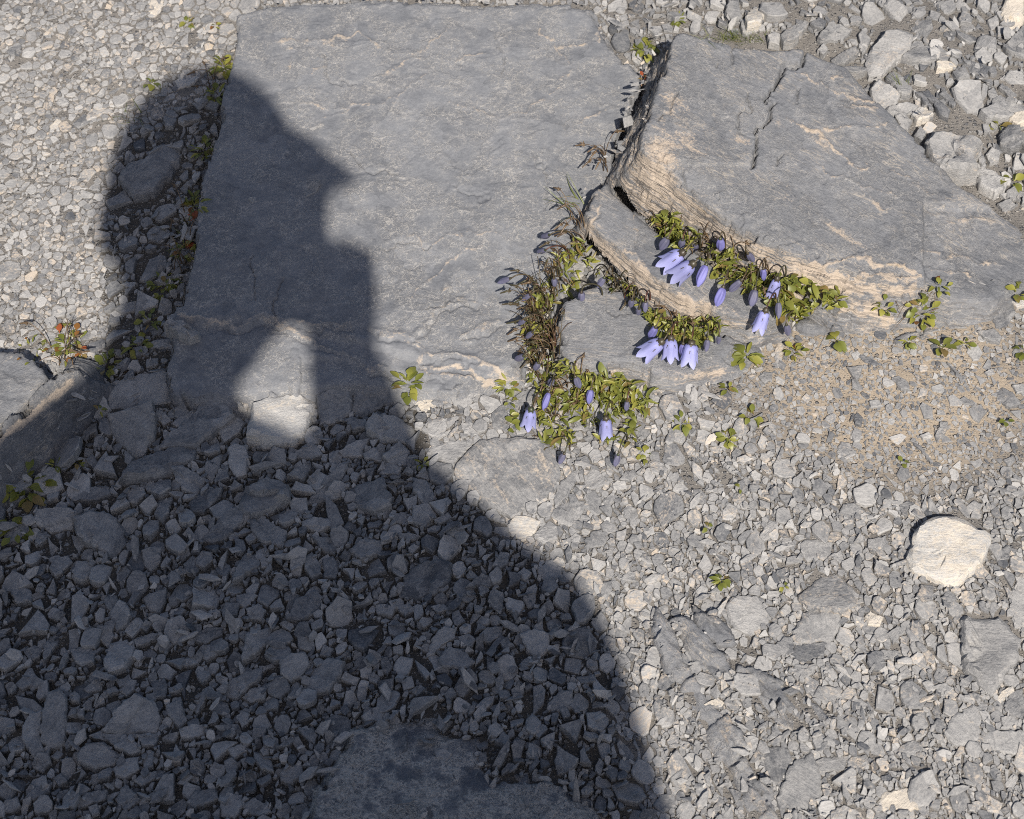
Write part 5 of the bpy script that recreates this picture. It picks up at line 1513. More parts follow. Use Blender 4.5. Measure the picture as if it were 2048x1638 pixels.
FLOWER_N = [0]
def flower(plant, kind, cx, cy, mx, my, w, base, zc, zm, label=None, grey=False):
    FLOWER_N[0] += 1; k = FLOWER_N[0]
    s = surface_z((cx + mx) / 2, (cy + my) / 2)
    C = at(cx, cy, s + zc); Mo = at(mx, my, s + zm)
    ax = Mo - C; L = np.linalg.norm(ax); m = mpp(cx, cy); R = w * m * .5
    if kind == 'bell': R /= 1.06
    V, F, U, W = corolla(kind, L, R, k)
    me = mesh_np('flower', V, F, M_BELL if kind == 'bell' else M_BUD if grey or kind == 'bud' else M_HALF, True)
    set_attr(me, 'u', 'FLOAT', U); set_attr(me, 'v', 'FLOAT', W)
    o = link('flower' if kind == 'bell' else 'flower_bud', me, C - np.array(plant.location), plant)
    q = Vector(ax).to_track_quat('Z', 'Y').to_matrix() @ Matrix.Rotation(random.uniform(0, 6.28) if kind != 'bell' else .31 + .63 * (k % 2), 3, 'Z')
    o.rotation_euler = q.to_euler()
    if label: o['label'] = label
    V, F = calyx_shape(L, R, .25 if kind != 'bell' else .55)
    cm = mesh_np('calyx', V, F, M_CALYX, True); set_attr(cm, 'tone', 'FLOAT', np.full(len(V), random.random()))
    link('calyx', cm, (0, 0, 0), o)
    # stalk arching over and down into the cushion
    u = ax / L
    bz = surface_z(*base)
    Bp = at(base[0], base[1], bz + .001)
    top = C - u * L * .13
    pts = bez(top, top - u * .006 + np.array([0, 0, .003]), Bp + np.array([0, 0, max(.012, zc * .9)]), Bp)
    inv = q.inverted()
    loc = np.array([(inv @ Vector(p - C))[:] for p in pts])
    V, F = tube(loc, .00042, .00055)
    sm = mesh_np('stalk', V, F, M_STALK, True); set_attr(sm, 'tone', 'FLOAT', np.full(len(V), random.random()))
    link('stalk', sm, (0, 0, 0), o)
    return o

def plant_root(name, px, py, label, cat, group=None):
    z = surface_z(px, py)
    o = bpy.data.objects.new(name, None); COL.objects.link(o); o.location = at(px, py, z); o.empty_display_size = .01
    tag(o, label, cat, group); return o

def sample_poly(poly, n):
    poly = np.array(poly, float); lo, hi = poly.min(0), poly.max(0); out = []
    while len(out) < n:
        q = RNG.uniform(lo, hi, (200, 2))
        out += list(q[in_poly(q, poly)])
    return out[:n]

_FILL = [blade(3, w, .5, c, 0) for w, c in ((NARROW[0], .3), (NARROW[1], .7), (BROAD[0], .3), (NARROW[2], .1))]
def patchy(poly, n):
    q = np.array(sample_poly(poly, int(n * 1.7)))
    k = fbm(q[:, 0] / 26, q[:, 1] / 26, 55, 3)
    return q[np.argsort(-k + RNG.random(len(q)) * .16)][:n]
def filler(root, poly, n, lpx=(7, 15), h=.010):
    """the tiny leaves in between, past picking apart"""
    o = np.array(root.location); Vs, Fs, Ts, off = [], [], [], 0
    for p in patchy(poly, n):
        z = surface_z(*p); L = RNG.uniform(*lpx) * mpp(*p)
        V, F = _FILL[RNG.integers(0, 4)]
        M = np.array(Matrix.Rotation(RNG.uniform(0, 6.28), 3, 'Z') @ Matrix.Rotation(RNG.uniform(-.1, 1.2), 3, 'X') @ Matrix.Rotation(RNG.normal() * .5, 3, 'Y'))
        V = (V * L) @ M.T + at(p[0], p[1], z + RNG.uniform(0, h)) - o
        Vs.append(V); Fs.append(F + off); off += len(V); Ts.append(np.full(len(V), RNG.random()))
    me = mesh_np('foliage', np.concatenate(Vs), np.concatenate(Fs), M_LEAF, True); set_attr(me, 'tone', 'FLOAT', np.concatenate(Ts))
    ob = link('foliage', me, (0, 0, 0), root); ob['kind'] = 'stuff'
def cushion(root, poly, n, lpx=(15, 27), broad=.12, h=.007, bias=None):
    o = np.array(root.location)
    for p in patchy(poly, n):
        z = surface_z(*p); m = mpp(*p)
        P = at(p[0], p[1], z + RNG.uniform(-.001, h)) - o
        L = RNG.uniform(*lpx) * m * 1.05
        b = RNG.random() < broad
        yaw = RNG.uniform(0, 6.28) if bias is None else RNG.normal(bias, .9)
        leaf_at(root, LEAF_B if b else LEAF_N, P, L * (.85 if b else 1), yaw, RNG.uniform(-.1, .95), RNG.normal() * .4)

def stems(root, poly, n, mat, lpx=(30, 60), r=.00032, lean=None, name='stem_tangle', heads=.4, zmax=.02):
    """dry thin stalks, some with a spent head, joined: too fine to pick apart"""
    o = np.array(root.location); Vs, Fs, off = [], [], 0
    for p in sample_poly(poly, n):
        z = surface_z(*p); m = mpp(*p)
        A = at(p[0], p[1], z)
        a = RNG.uniform(0, 6.28) if lean is None else RNG.normal(lean, .95)
        L = RNG.uniform(*lpx) * m
        B = A + np.array([math.cos(a) * L * .8, math.sin(a) * L * .8, RNG.uniform(.25, 1) * zmax])
        pts = bez(A, A + (0, 0, zmax * .5), B - (math.cos(a) * L * .3, math.sin(a) * L * .3, -zmax * .15), B, 7)
        V, F = tube(pts, r * 1.2, r * .8, 4); Vs.append(V); Fs.append(F + off); off += len(V)
        if RNG.random() < heads:
            for k in range(5):
                t = RNG.uniform(0, 6.28); q = B + np.array([math.cos(t), math.sin(t), RNG.uniform(-.6, .5)]) * RNG.uniform(.0012, .0028)
                V, F = tube([B - (q - B) * .2, (B + q) / 2 + (0, 0, .0004), q], .0006, .00012, 4); Vs.append(V); Fs.append(F + off); off += len(V)
            V, F = tube([B - (0, 0, .0012), B, B + np.array([math.cos(a), math.sin(a), -.6]) * .003, B + np.array([math.cos(a), math.sin(a), -.6]) * .0055], .0009, .0004, 6); Vs.append(V); Fs.append(F + off); off += len(V)
    V = np.concatenate(Vs) - o
    me = mesh_np(name, V, np.concatenate(Fs), mat, True); set_attr(me, 'tone', 'FLOAT', np.repeat(RNG.random(len(Vs)), [len(v) for v in Vs]))
    ob = link(name, me, (0, 0, 0), root); ob['kind'] = 'stuff'
    return ob

BG = 'bluebell plants among the slabs'
# 1 upper cushion, between the tilted slab and the middle slab
p1 = plant_root('bluebell_plant', 1440, 520, 'dense bluebell cushion with two big side-by-side bells, in the crack under the tan layered edge', 'wildflower', BG)
P1 = [(1300, 435), (1345, 430), (1400, 465), (1450, 488), (1510, 530), (1560, 560), (1560, 600), (1500, 592), (1450, 568), (1405, 520), (1360, 498), (1320, 470)]
filler(p1, P1, 320); cushion(p1, P1, 290, (14, 27)); stems(p1, P1, 50, M_DRY, (14, 34), zmax=.012, heads=.2)
for f in (('bell', 1364, 506, 1326, 532, 36, (1400, 500)), ('bell', 1385, 528, 1346, 556, 37, (1415, 520)), ('half', 1412, 530, 1396, 572, 18, (1425, 515)), ('half', 1446, 575, 1433, 612, 18, (1455, 555)),
          ('half', 1482, 561, 1459, 582, 14, (1490, 550)), ('half', 1510, 579, 1503, 613, 17, (1515, 560)), ('half', 1527, 538, 1527, 560, 12, (1530, 545)), ('bud', 1335, 476, 1320, 500, 17, (1350, 465)),
          ('half', 1441, 478, 1442, 500, 16, (1450, 495)), ('bud', 1496, 507, 1508, 523, 13, (1490, 515)), ('bud', 1392, 489, 1390, 502, 11, (1400, 490)), ('bud', 1365, 480, 1362, 496, 14, (1375, 480))):
    flower(p1, *f, zc=.017 if f[0] != 'bell' else .021, zm=.008 if f[0] != 'bell' else .007, grey=f[1] in (1482, 1510))
# 2 leafy patch at its lower end
p2 = plant_root('bluebell_plant', 1600, 600, 'broad-leaved bluebell patch at the foot of the tilted slab, with one crumpled bell', 'wildflower', BG)
P2 = [(1555, 548), (1620, 565), (1700, 602), (1650, 628), (1590, 645), (1545, 612)]
filler(p2, P2, 160); cushion(p2, P2, 170, (17, 31), broad=.6, h=.009)
for f in (('bell', 1554, 559, 1541, 598, 25, (1570, 560)), ('bell', 1531, 622, 1516, 661, 29, (1550, 610)), ('bud', 1557, 604, 1558, 638, 13, (1565, 595)), ('bud', 1573, 650, 1577, 671, 13, (1590, 640))):
    flower(p2, *f, zc=.024 if f[0] == 'bell' else .019, zm=.009)
# 3 cushion between the middle and lowest slab
p3 = plant_root('bluebell_plant', 1370, 655, 'bluebell cushion with a row of three open bells over the lowest slab', 'wildflower', BG)
P3 = [(1288, 622), (1330, 635), (1390, 640), (1440, 645), (1452, 665), (1400, 692), (1360, 682), (1310, 668)]
filler(p3, P3, 300); cushion(p3, P3, 200, (14, 26)); stems(p3, P3, 24, M_DRY, (14, 30), zmax=.01, heads=.2)
for f in (('bell', 1322, 684, 1285, 711, 37, (1345, 665)), ('bell', 1342, 677, 1340, 719, 32, (1355, 665)), ('bell', 1383, 687, 1377, 729, 35, (1385, 670)), ('half', 1366, 688, 1364, 711, 14, (1370, 670)),
          ('half', 1311, 655, 1299, 675, 15, (1325, 645)), ('bud', 1415, 679, 1412, 703, 12, (1412, 662)), ('bud', 1438, 672, 1436, 689, 9, (1432, 660))):
    flower(p3, *f, zc=.020 if f[0] == 'bell' else .016, zm=.007)
p3b = plant_root('bluebell_plant', 1290, 600, 'few dark buds drooping from the shady gap behind the lowest slab', 'wildflower', BG)
cushion(p3b, [(1180, 545), (1215, 545), (1260, 575), (1300, 610), (1290, 622), (1240, 590)], 34, (10, 20)); stems(p3b, [(1180, 560), (1230, 560), (1290, 600), (1270, 610)], 16, M_STALK, (16, 36), zmax=.016)
for f in (('bud', 1264, 600, 1260, 615, 12, (1275, 590)), ('bud', 1291, 604, 1290, 625, 12, (1300, 600)), ('bud', 1278, 618, 1276, 630, 11, (1290, 606)), ('bud', 1208, 556, 1195, 575, 13, (1225, 550)), ('bud', 1163, 585, 1164, 602, 14, (1205, 590))):
    flower(p3b, *f, zc=.016, zm=.008)
# 4 withered stalks left of the lowest slab
p4 = plant_root('bluebell_plant', 1090, 650, 'tangled bluebell plant with brown withered stalks and dark buds spilling onto the broad slab', 'wildflower', BG)
P4 = [(1045, 600), (1085, 560), (1130, 500), (1165, 470), (1195, 520), (1150, 570), (1112, 600), (1100, 650), (1118, 705), (1150, 745), (1080, 790), (1045, 735), (1050, 670)]
filler(p4, P4, 190); cushion(p4, P4, 170, (13, 25), broad=.06)
stems(p4, [(1060, 600), (1150, 520), (1110, 600), (1100, 650), (1120, 710), (1070, 760), (1055, 690)], 90, M_DRY, (20, 54), r=.00028, lean=3.2, zmax=.022, heads=.35)
stems(p4, [(1060, 600), (1150, 500), (1110, 600), (1100, 650), (1120, 710), (1070, 760), (1055, 690)], 60, M_STALK, (26, 70), r=.00026, lean=3.0, zmax=.026, heads=.5, name='stalk_cluster')
for f in (('bud', 1020, 557, 995, 566, 11, (1070, 580)), ('bud', 1108, 557, 1110, 573, 12, (1120, 560)), ('bud', 1047, 712, 1030, 720, 13, (1075, 715)), ('bud', 1077, 726, 1069, 740, 13, (1090, 715)), ('bud', 1050, 640, 1036, 648, 11, (1085, 650)),
          ('bud', 1060, 590, 1044, 600, 11, (1090, 610)), ('bud', 1098, 470, 1082, 474, 12, (1150, 490)), ('bud', 1090, 500, 1074, 505, 11, (1140, 520)), ('bud', 1065, 665, 1052, 676, 11, (1090, 670))):
    flower(p4, *f, zc=.020, zm=.012)
# 5 big cushion in front of the lowest slab
p5 = plant_root('bluebell_plant', 1180, 800, 'wide leafy bluebell cushion along the lower rim of the lowest slab, hung with closed buds', 'wildflower', BG)
P5 = [(1075, 758), (1150, 738), (1240, 752), (1312, 782), (1295, 818), (1235, 842), (1190, 850), (1120, 868), (1078, 840)]
filler(p5, P5, 330); cushion(p5, P5, 295, (16, 31), broad=.15); stems(p5, [(1075, 758), (1150, 738), (1180, 800), (1110, 850), (1078, 840)], 46, M_DRY, (16, 40), zmax=.014, heads=.3)
for f in (('half', 1098, 785, 1086, 820, 13, (1110, 770)), ('bud', 1151, 754, 1160, 777, 14, (1150, 745)), ('half', 1182, 779, 1177, 807, 14, (1190, 770)), ('bud', 1254, 803, 1252, 822, 11, (1262, 795)), ('bud', 1105, 758, 1098, 772, 13, (1115, 750))):
    flower(p5, *f, zc=.016, zm=.008)
p6 = plant_root('bluebell_plant', 1212, 860, 'small bluebell with one pale square-mouthed bell below the wide cushion', 'wildflower', BG)
cushion(p6, [(1185, 870), (1200, 880), (1260, 890), (1275, 855), (1262, 845), (1240, 870), (1195, 865)], 34, (15, 26), broad=.4)
flower(p6, 'bell', 1212, 838, 1212, 873, 29, (1225, 820), zc=.020, zm=.007)
flower(p6, 'bud', 1236, 910, 1230, 933, 13, (1255, 880), zc=.016, zm=.008)
p7 = plant_root('bluebell_plant', 1040, 845, 'bluebell with a single dark-hearted bell beside the pale split block', 'wildflower', BG)
cushion(p7, [(1018, 825), (1036, 828), (1045, 855), (1025, 868), (1015, 850)], 12, (18, 26), broad=.9)
flower(p7, 'bell', 1062, 820, 1056, 853, 30, (1085, 800), zc=.020, zm=.007)
p8 = plant_root('bluebell_plant', 1125, 885, 'low bluebell sprawl with a reddish dry end and one hanging bud', 'wildflower', BG)
cushion(p8, [(1085, 865), (1110, 870), (1160, 868), (1165, 885), (1120, 895), (1080, 905)], 40, (16, 30), broad=.3, bias=.2); stems(p8, [(1070, 885), (1130, 890), (1150, 885)], 14, M_DRY, (20, 44), lean=3.0, zmax=.006, heads=.1)
flower(p8, 'bud', 1128, 908, 1118, 928, 13, (1140, 890), zc=.016, zm=.008)

# small leafy sprigs
def rosette(px, py, n, lpx, label, broad=1.0, group='small leafy sprigs', spread=9, red=0.0, name='leafy_sprig', cat='seedling'):
    r = plant_root(name, px, py, label, cat, group); o = np.array(r.location)
    for i in range(n):
        a = i / n * 6.28 + RNG.normal() * .35; m = mpp(px, py)
        q = (px + math.cos(a) * RNG.uniform(0, spread), py + math.sin(a) * RNG.uniform(0, spread))
        P = at(q[0], q[1], surface_z(*q) + RNG.uniform(.0008, .005)) - o
        ms = LEAF_R if RNG.random() < red * .6 else LEAF_B if RNG.random() < broad else LEAF_N
        leaf_at(r, ms, P, RNG.uniform(*lpx) * m, -a - math.pi / 2 + RNG.normal() * .3, RNG.uniform(.05, .55), RNG.normal() * .25)
    return r
SPRIGS = [
    (1492, 712, 18, (20, 34), 'full leafy sprig in the soil just beyond the lowest slab', .8, 14, 0), (1672, 680, 4, (22, 30), 'three-leaved sprig on bare soil below the leafy cushion', 1, 4, 0),
    (1884, 695, 5, (24, 34), 'sprig of two large pointed leaves in the sandy soil', 1, 4, 0), (1816, 684, 7, (14, 20), 'tiny sprig beside the thin streaked ledge', .7, 5, 0), (1930, 688, 8, (12, 20), 'wispy sprig with a dry bent stalk near the sandy stones', .3, 8, .2),
    (1588, 702, 16, (12, 22), 'reddish green sprig by the narrow cream stone', .4, 14, .35), (1845, 622, 26, (14, 24), 'spreading green sprig at the tilted slab step, with straw around it', .6, 26, .08), (1768, 616, 9, (14, 20), 'creeping row of small leaves under the tilted slab', .8, 16, 0),
    (1880, 572, 12, (10, 18), 'dark-stemmed sprig in the notch of the tilted slab', .5, 16, .1), (1455, 776, 6, (14, 20), 'small upright sprig beside the sunken flat stone', .9, 6, 0), (1362, 848, 10, (15, 22), 'sprig with curled leaves on the sunlit path', .9, 12, 0),
    (1456, 876, 12, (15, 24), 'wider sprig lowest of the path sprigs', .9, 14, 0), (1504, 836, 9, (14, 22), 'sprig with a stray reddish leaf right of the curled one', .9, 13, .12), (1288, 908, 9, (14, 20), 'flat dark-green sprig between path stones under the pale bell', .8, 12, 0),
    (1442, 1160, 11, (17, 26), 'lone leafy sprig far out on the sunlit gravel', .7, 9, 0), (1415, 1054, 3, (12, 16), 'pinch of leaf in the gravel above the lone sprig', .9, 3, 0), (1568, 1173, 4, (10, 14), 'pinch of leaf by the dark blunt stone', .9, 4, 0),
    (1806, 925, 3, (12, 16), 'single small leaf pair in sandy gravel', .9, 3, 0), (2012, 842, 3, (14, 18), 'single leaf tip near the picture edge over the sand', 1, 3, 0), (1012, 775, 14, (14, 24), 'green tuft in the earth between broad slab and withered stalks', .4, 16, 0),
    (815, 768, 26, (16, 28), 'bright leafy tuft at the foot of the broad slab', .6, 24, .04), (446, 132, 28, (15, 26), 'bright yellow-green tuft at the upper left corner of the broad slab', .5, 16, 0), (302, 166, 5, (16, 24), 'single bright sprig on the pale gravel near the cream block', .6, 4, 0),
    (376, 44, 9, (12, 18), 'small bright sprig high on the pale gravel', .7, 8, 0), (430, 50, 5, (10, 14), 'tiny brown-green sprig near the broad slab top', .5, 5, .3), (1358, 40, 12, (13, 20), 'pale green sprig between broken stones over the tilted slab', .5, 10, .1),
    (1292, 100, 18, (16, 26), 'green tuft in the dark gap at the tilted slab upper corner', .6, 15, 0), (1288, 158, 6, (10, 15), 'red-leaved scrap in the dark gap beside the tilted slab', .8, 7, 1.0), (1998, 252, 4, (20, 26), 'pair of bright round leaves in the corner rubble', 1, 5, 0),
    (2026, 362, 7, (20, 28), 'bright glossy sprig at the picture edge in the rubble', 1, 12, 0), (2036, 585, 8, (16, 24), 'leafy sprig by the grey stone at the slab end', .8, 14, .1), (2046, 700, 5, (18, 26), 'leaves cut by the picture edge above the sand', 1, 8, 0),
    (845, 928, 5, (14, 20), 'dark sprig at the shadow edge beside the tan-washed stone', .8, 6, 0), (1480, 975, 3, (10, 14), 'speck of green on the path below the sprigs', .8, 3, 0), (1020, 802, 5, (12, 16), 'pair of small leaves above the pale split block', .8, 7, 0),
    (130, 688, 42, (12, 22), 'mossy green tuft in the gap above the rounded rock', .5, 40, .25), (60, 700, 14, (9, 14), 'thin yellow moss rim over the sunlit flat rock', .6, 30, .1), (215, 728, 20, (18, 30), 'dark leafy tuft at the head of the rounded rock', .6, 20, 0),
    (275, 690, 14, (18, 30), 'shaded upright sprig between rounded rock and broad slab', .3, 14, 0), (112, 930, 12, (16, 24), 'shaded sprig in soil below the rounded rock', .5, 12, 0), (152, 925, 8, (14, 20), 'shaded brownish sprig next to its greener twin below the rock', .5, 8, .3),
    (55, 975, 26, (22, 36), 'large-leaved shaded plant at the picture edge', .8, 34, 0), (25, 1060, 14, (22, 34), 'dark leafy plant low at the picture edge', .9, 22, 0), (200, 820, 4, (12, 16), 'single shaded leaf beside the cracked two-piece stone', .9, 4, 0),
    (432, 190, 20, (16, 26), 'dark leafy strip at the head of the broad slab edge', .4, 14, 0), (408, 300, 22, (14, 24), 'dark green strip halfway down the shaded slab edge', .4, 16, 0), (388, 410, 26, (14, 26), 'shaded stalky green below the middle of the slab edge', .3, 18, .05),
    (368, 500, 30, (14, 26), 'shaded olive tuft low on the slab edge', .3, 20, .08), (330, 570, 26, (14, 24), 'spreading shaded tuft near the slab lower corner', .4, 24, .05), (300, 640, 12, (14, 22), 'thin shaded tuft by the chunk on the slab', .4, 16, 0)]
for sx, sy, n, lp, lab, br, sp, rd in SPRIGS: rosette(sx, sy, n, lp, lab, br, 'small leafy sprigs', sp, rd)
def tuft(px, py, n, lpx, label, meshes, spread, cat='grass tuft', lean=None, pitch=(.5, 1.35)):
    r = plant_root('grass_tuft', px, py, label, cat, 'grass tufts'); o = np.array(r.location)
    for i in range(n):
        q = (px + RNG.normal() * spread[0], py + RNG.normal() * spread[1]); m = mpp(px, py)
        P = at(q[0], q[1], surface_z(*q)) - o
        leaf_at(r, meshes, P, RNG.uniform(*lpx) * m, RNG.uniform(0, 6.28) if lean is None else RNG.normal(lean, .5), RNG.uniform(*pitch), RNG.normal() * .5, 'blade')
    return r
tuft(1475, 80, 120, (18, 36), 'fringe of fine olive grass along the far rim of the tilted slab', GRASS, (26, 5))
tuft(1806, 192, 20, (40, 62), 'tuft of tall thin grass beside the oblong stone', GRASS, (5, 4), lean=.15, pitch=(.5, 1.1))
tuft(1160, 415, 9, (44, 80), 'few hair-thin grass blades leaning out over the broad slab', GRASS, (10, 12), lean=1.3, pitch=(.3, .8))
tuft(262, 240, 24, (30, 56), 'half-dry grass at the rim of the head-shaped shadow', GRASS + DRYB, (22, 12), pitch=(.1, .7))
tuft(255, 735, 40, (20, 40), 'shaded dry brown grass behind the cracked two-piece stone', DRYB, (22, 8), pitch=(.2, .9))
tuft(1850, 600, 26, (30, 60), 'scattered straw below the tilted slab step', DRYB, (36, 14), pitch=(-.05, .15))
tuft(370, 470, 18, (34, 60), 'thin dark bent grass in the shade of the slab edge', GRASS, (14, 40), pitch=(.2, .9))
def wither(px, py, poly, n, label, lean):
    r = plant_root('withered_stalks', px, py, label, 'wildflower', 'withered flower stalks')
    stems(r, poly, max(4, n * 6 // 10), M_DRY, (26, 62), r=.00030, lean=lean, zmax=.022, heads=.7, name='stalk_cluster')
wither(1200, 330, [(1195, 300), (1215, 300), (1220, 345), (1195, 350)], 12, 'withered stalks with spent heads leaning from the tilted slab corner over the broad slab', 2.9)
wither(1150, 440, [(1140, 430), (1175, 430), (1180, 500), (1140, 500)], 18, 'withered stalks beside the middle stepped slab', 3.2)
wither(425, 165, [(415, 150), (440, 150), (440, 220), (420, 220)], 9, 'dark withered stalks at the upper corner of the broad slab', 1.9)
wither(380, 480, [(372, 400), (398, 400), (370, 560), (345, 560)], 12, 'dark withered stalks along the shaded slab edge', 2.2)
wither(130, 705, [(100, 700), (160, 700), (160, 735), (110, 735)], 14, 'thin brown stalks in the mossy gap', 1.4)

# ------------------------------------------------------------------ the photographer, kneeling with the sun behind: only the shadow reaches the picture
def SP(px, py, dep):
    """the point that far back up the sunbeam that ends at this pixel of the ground"""
    return at(px, py, 0.0) - SUN * dep
M_SKIN = plain_mat('skin', (.48, .29, .21), .5, .2)
M_JACKET = plain_mat('jacket cloth', (.035, .055, .10), .85, .4)
M_TROUSER = plain_mat('trouser cloth', (.09, .08, .065), .9, .4)
M_HAT = plain_mat('hat cloth', (.10, .04, .035), .9, .4)
M_BLACK = plain_mat('camera black', (.018, .018, .02), .45, .3)
M_GLASS = plain_mat('lens glass', (.01, .012, .02), .08, .1)
_SPH = None
def capsule(bm, a, b, ra, rb, sub=2):
    global _SPH
    if _SPH is None:
        t = bmesh.new(); bmesh.ops.create_icosphere(t, subdivisions=2, radius=1.0); _SPH = [v.co.copy() for v in t.verts]; t.free()
    t = bmesh.new()
    vs = [t.verts.new(Vector(p) + q * r) for p, r in ((a, ra), (b, rb)) for q in _SPH]
    bmesh.ops.convex_hull(t, input=vs, use_existing_faces=False)
    for v in [v for v in t.verts if not v.link_faces]: t.verts.remove(v)
    bmesh.ops.recalc_face_normals(t, faces=t.faces[:])
    m = bpy.data.meshes.new('tmp'); t.to_mesh(m); t.free(); bm.from_mesh(m); bpy.data.meshes.remove(m)
def ellipsoid(bm, c, ax, sub=3):
    g = bmesh.ops.create_icosphere(bm, subdivisions=sub, radius=1.0)['verts']
    M = Matrix([[ax[j][i] for j in range(3)] for i in range(3)])
    for v in g: v.co = Vector(c) + M @ v.co
def person():
    X = np.array([1.0, 0, 0]); S_ = -SUN
    U_ = np.cross(S_, X); U_ /= np.linalg.norm(U_)
    R_ = np.cross(U_, S_)
    parts = []
    head = SP(412, 425, 1.415)
    face = np.array([.12, .62, -.62]); face /= np.linalg.norm(face)
    crown = np.array([0, .66, .75]); crown -= face * (crown @ face); crown /= np.linalg.norm(crown); side = np.cross(face, crown)
    bm = bmesh.new()
    ellipsoid(bm, head, (side * .064, face * .080, crown * .088))
    ellipsoid(bm, head + face * .03 - crown * .04, (side * .048, face * .050, crown * .048))
    capsule(bm, head + face * .078 + crown * .004, head + face * .094 - crown * .020, .007, .011)               # nose
    capsule(bm, head + face * .074 - crown * .046 - side * .016, head + face * .074 - crown * .046 + side * .016, .006, .006)  # lips
    capsule(bm, head + face * .076 + crown * .022 - side * .034, head + face * .076 + crown * .022 + side * .034, .008, .008)  # brow
    for sg in (-1, 1):
        ellipsoid(bm, head + side * sg * .066 - crown * .005, (side * .008, face * .016, crown * .026), 2)
    neck = SP(322, 720, 1.31); cl = SP(315, 1080, 1.22)
    capsule(bm, head - crown * .05 - face * .02, neck, .046, .040)
    capsule(bm, neck, cl, .040, .072)
    chest = SP(470, 1450, 1.14); pel = np.array([-.13, -1.13, .40]); waist = chest * .5 + pel * .5
    capsule(bm, cl, chest, .085, .150); capsule(bm, chest, waist, .150, .135); capsule(bm, waist, pel, .135, .155)
    shl, shr = SP(-150, 1230, 1.15), SP(1004, 1335, 1.14)
    capsule(bm, SP(285, 840, 1.24), shl, .044, .062); capsule(bm, SP(400, 1190, 1.20), shr, .074, .065); capsule(bm, SP(330, 1130, 1.20), SP(640, 1330, 1.15), .07, .09)
    capsule(bm, shr, SP(1135, 1810, 1.03), .065, .067); capsule(bm, SP(1135, 1810, 1.03), pel + (.10, 0, .02), .067, .12)
    elr, hr = SP(752, 990, 1.17), SP(688, 575, 1.345)
    wr = SP(682, 690, 1.31); wl = SP(452, 690, 1.30)
    capsule(bm, shr, elr, .060, .037); capsule(bm, elr, wr, .037, .0215); capsule(bm, wr, hr, .0215, .022)
    ell, hl = SP(240, 930, 1.15), SP(520, 600, 1.335)
    capsule(bm, shl, ell, .058, .040); capsule(bm, ell, wl, .037, .0195); capsule(bm, wl, hl, .022, .022)
    # right hand round the grip: thumb behind, forefinger on the release
    ellipsoid(bm, hr, (R_ * .016, U_ * .032, S_ * .022), 2)
    for k, (y0, l) in enumerate(((548, .9), (572, 1), (596, .95), (620, .8))):
        a = SP(722, y0, 1.352); b = SP(733, y0 - 6, 1.334); c = SP(700, y0 - 8, 1.326)
        if k == 0: b = SP(728, 515, 1.336); c = SP(690, 496, 1.332)
        capsule(bm, a, b, .0085, .0078, 2); capsule(bm, b, c, .0078, .0068, 2)
    capsule(bm, SP(668, 560, 1.36), SP(640, 500, 1.368), .010, .009, 2); capsule(bm, SP(640, 500, 1.368), SP(612, 462, 1.366), .009, .008, 2)
    # left hand cradling the lens from below
    ellipsoid(bm, hl, (R_ * .036, U_ * .018, S_ * .030), 2)
    for k in range(4):
        a = SP(545 + 14 * k, 545 - 6 * k, 1.345 + .008 * k); b = SP(590 + 12 * k, 560 - 10 * k, 1.342 + .009 * k); c = SP(628 + 6 * k, 520 - 10 * k, 1.342 + .009 * k)
        capsule(bm, a, b, .0085, .0078, 2); capsule(bm, b, c, .0078, .0068, 2)
    capsule(bm, SP(490, 545, 1.35), SP(505, 490, 1.345), .010, .009, 2); capsule(bm, SP(505, 490, 1.345), SP(535, 455, 1.345), .009, .008, 2)
    # kneeling legs
    for sg in (-1, 1):
        hip = pel + (.09 * sg, .0, -.02); kn = np.array([pel[0] + .13 * sg, -.80, .085]); an = np.array([pel[0] + .10 * sg, -1.17, .055]); toe = np.array([pel[0] + .10 * sg, -1.30, .045])
        capsule(bm, hip, kn, .095, .068); capsule(bm, kn, an, .066, .042); capsule(bm, an, toe, .045, .036)
    me = bpy.data.meshes.new('person'); bm.to_mesh(me); bm.free()
    tmp = bpy.data.objects.new('person_raw', me); COL.objects.link(tmp)
    md = tmp.modifiers.new('skin', 'REMESH'); md.mode = 'VOXEL'; md.voxel_size = .0048; md.use_smooth_shade = True
    sm = tmp.modifiers.new('soft', 'SMOOTH'); sm.iterations = 3; sm.factor = .5
    dg = bpy.context.evaluated_depsgraph_get()
    m2 = bpy.data.meshes.new_from_object(tmp.evaluated_get(dg)); m2.name = 'person'
    bpy.data.objects.remove(tmp); bpy.data.meshes.remove(me)
    m2.materials.clear()
    for m in (M_JACKET, M_SKIN, M_TROUSER): m2.materials.append(m)
    n = len(m2.polygons); co = np.zeros(len(m2.vertices) * 3); m2.vertices.foreach_get('co', co); co = co.reshape(-1, 3)
    cen = np.zeros(n * 3); m2.polygons.foreach_get('center', cen); cen = cen.reshape(-1, 3)
    ix = np.zeros(n, np.int32)
    ix[np.linalg.norm(cen - head, axis=1) < .125] = 1
    for h, w in ((hr, wr), (hl, wl)):
        ix[(np.linalg.norm(cen - h, axis=1) < .085) & ((cen - w) @ (h - w) > 0)] = 1
    ix[(cen[:, 2] < pel[2] + .04) & (cen[:, 1] > -1.4) & (ix == 0)] = 2
    m2.polygons.foreach_set('material_index', ix)
    o = link('person', m2); tag(o, 'person in a dark jacket kneeling behind the camera, whose shadow covers the gravel', 'person')
    # knitted hat pulled down over the back of the head, short brim to the side
    bm = bmesh.new()
    ellipsoid(bm, head + crown * .014 - face * .012, (side * .066, face * .082, crown * .088))
    capsule(bm, SP(470, 262, 1.40), SP(612, 310, 1.385), .022, .012); capsule(bm, SP(600, 318, 1.385), SP(694, 366, 1.375), .015, .0075)
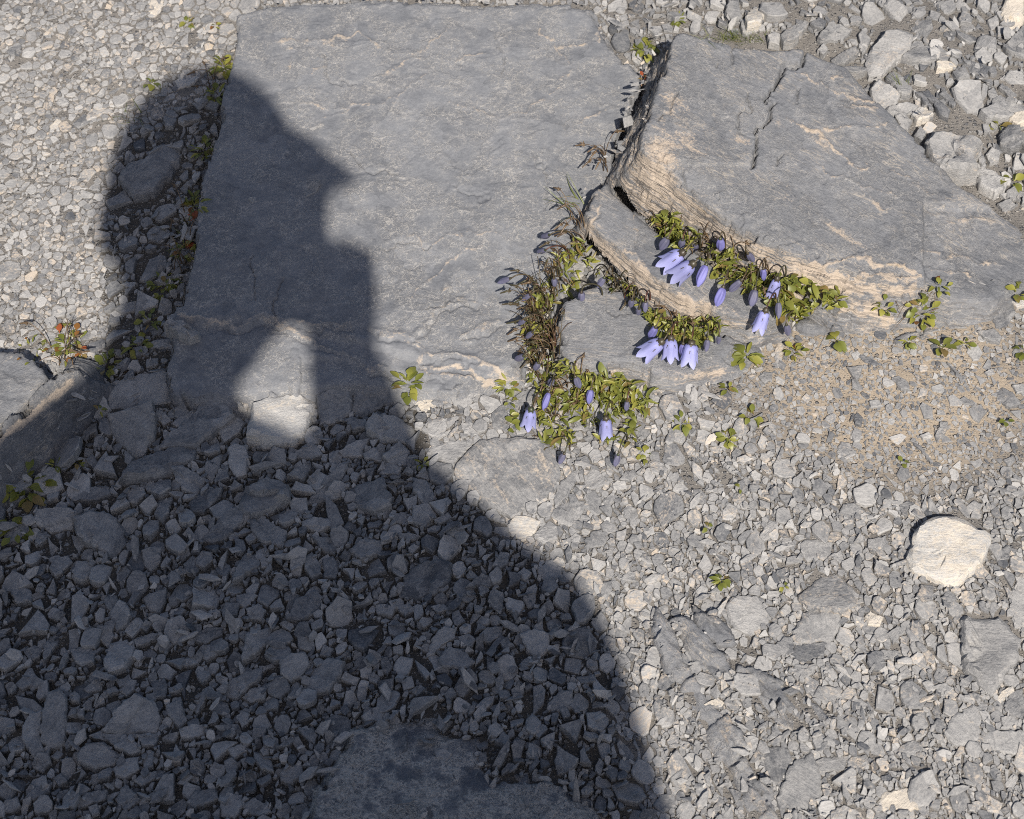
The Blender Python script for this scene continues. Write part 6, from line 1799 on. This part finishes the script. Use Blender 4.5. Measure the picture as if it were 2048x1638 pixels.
    mh = bpy.data.meshes.new('hat'); 
    cut = [f for f in bm.faces if (f.calc_center_median() - Vector(head)).dot(Vector(face)) > .045 and (f.calc_center_median() - Vector(head)).dot(Vector(crown)) < .02]
    bmesh.ops.delete(bm, geom=cut, context='FACES')
    bm.to_mesh(mh); bm.free(); mh.materials.append(M_HAT)
    link('hat', mh, (0, 0, 0), o)
    for i, sg in enumerate((-1, 1)):
        bm = bmesh.new(); ellipsoid(bm, head + face * .073 + crown * .006 + side * sg * .030, (side * .011, face * .008, crown * .008), 2)
        me_ = bpy.data.meshes.new('eye'); bm.to_mesh(me_); bm.free(); me_.materials.append(M_GLASS); link('eye', me_, (0, 0, 0), o)
    # the camera in the hands
    root = bpy.data.objects.new('camera', None); COL.objects.link(root); root.location = CAM - FWD * .055
    tag(root, 'black camera held up in both hands by the kneeling person', 'camera')
    ro = np.array(root.location)
    def box(name, cx, cy, cz, sx, sy, sz, mat, bev=.004):
        bm = bmesh.new(); bmesh.ops.create_cube(bm, size=1.0)
        for v in bm.verts:
            q = X * (cx + v.co.x * sx) + UPV * (cy + v.co.y * sy) + FWD * (cz + v.co.z * sz); v.co = Vector(q)
        bmesh.ops.bevel(bm, geom=bm.edges[:], offset=bev, segments=2, affect='EDGES')
        me = bpy.data.meshes.new(name); bm.to_mesh(me); bm.free(); me.materials.append(mat); return link(name, me, (0, 0, 0), root)
    box('camera_body', -.032, -.006, 0, .090, .058, .030, M_BLACK)
    box('viewfinder', -.008, .029, 0, .024, .014, .026, M_BLACK, .003)
    box('grip', .014, -.014, .004, .016, .042, .020, M_BLACK, .005)
    V, F = tube([FWD * .014, FWD * .032], .019, .0175, 20)
    link('lens_barrel', mesh_np('lens_barrel', V, F, M_BLACK, True), (0, 0, 0), root)
    bm = bmesh.new(); ellipsoid(bm, FWD * .026, (X * .0165, UPV * .0165, FWD * .003), 2)
    mg = bpy.data.meshes.new('lens_glass'); bm.to_mesh(mg); bm.free(); mg.materials.append(M_GLASS); link('lens_glass', mg, (0, 0, 0), root)
person()
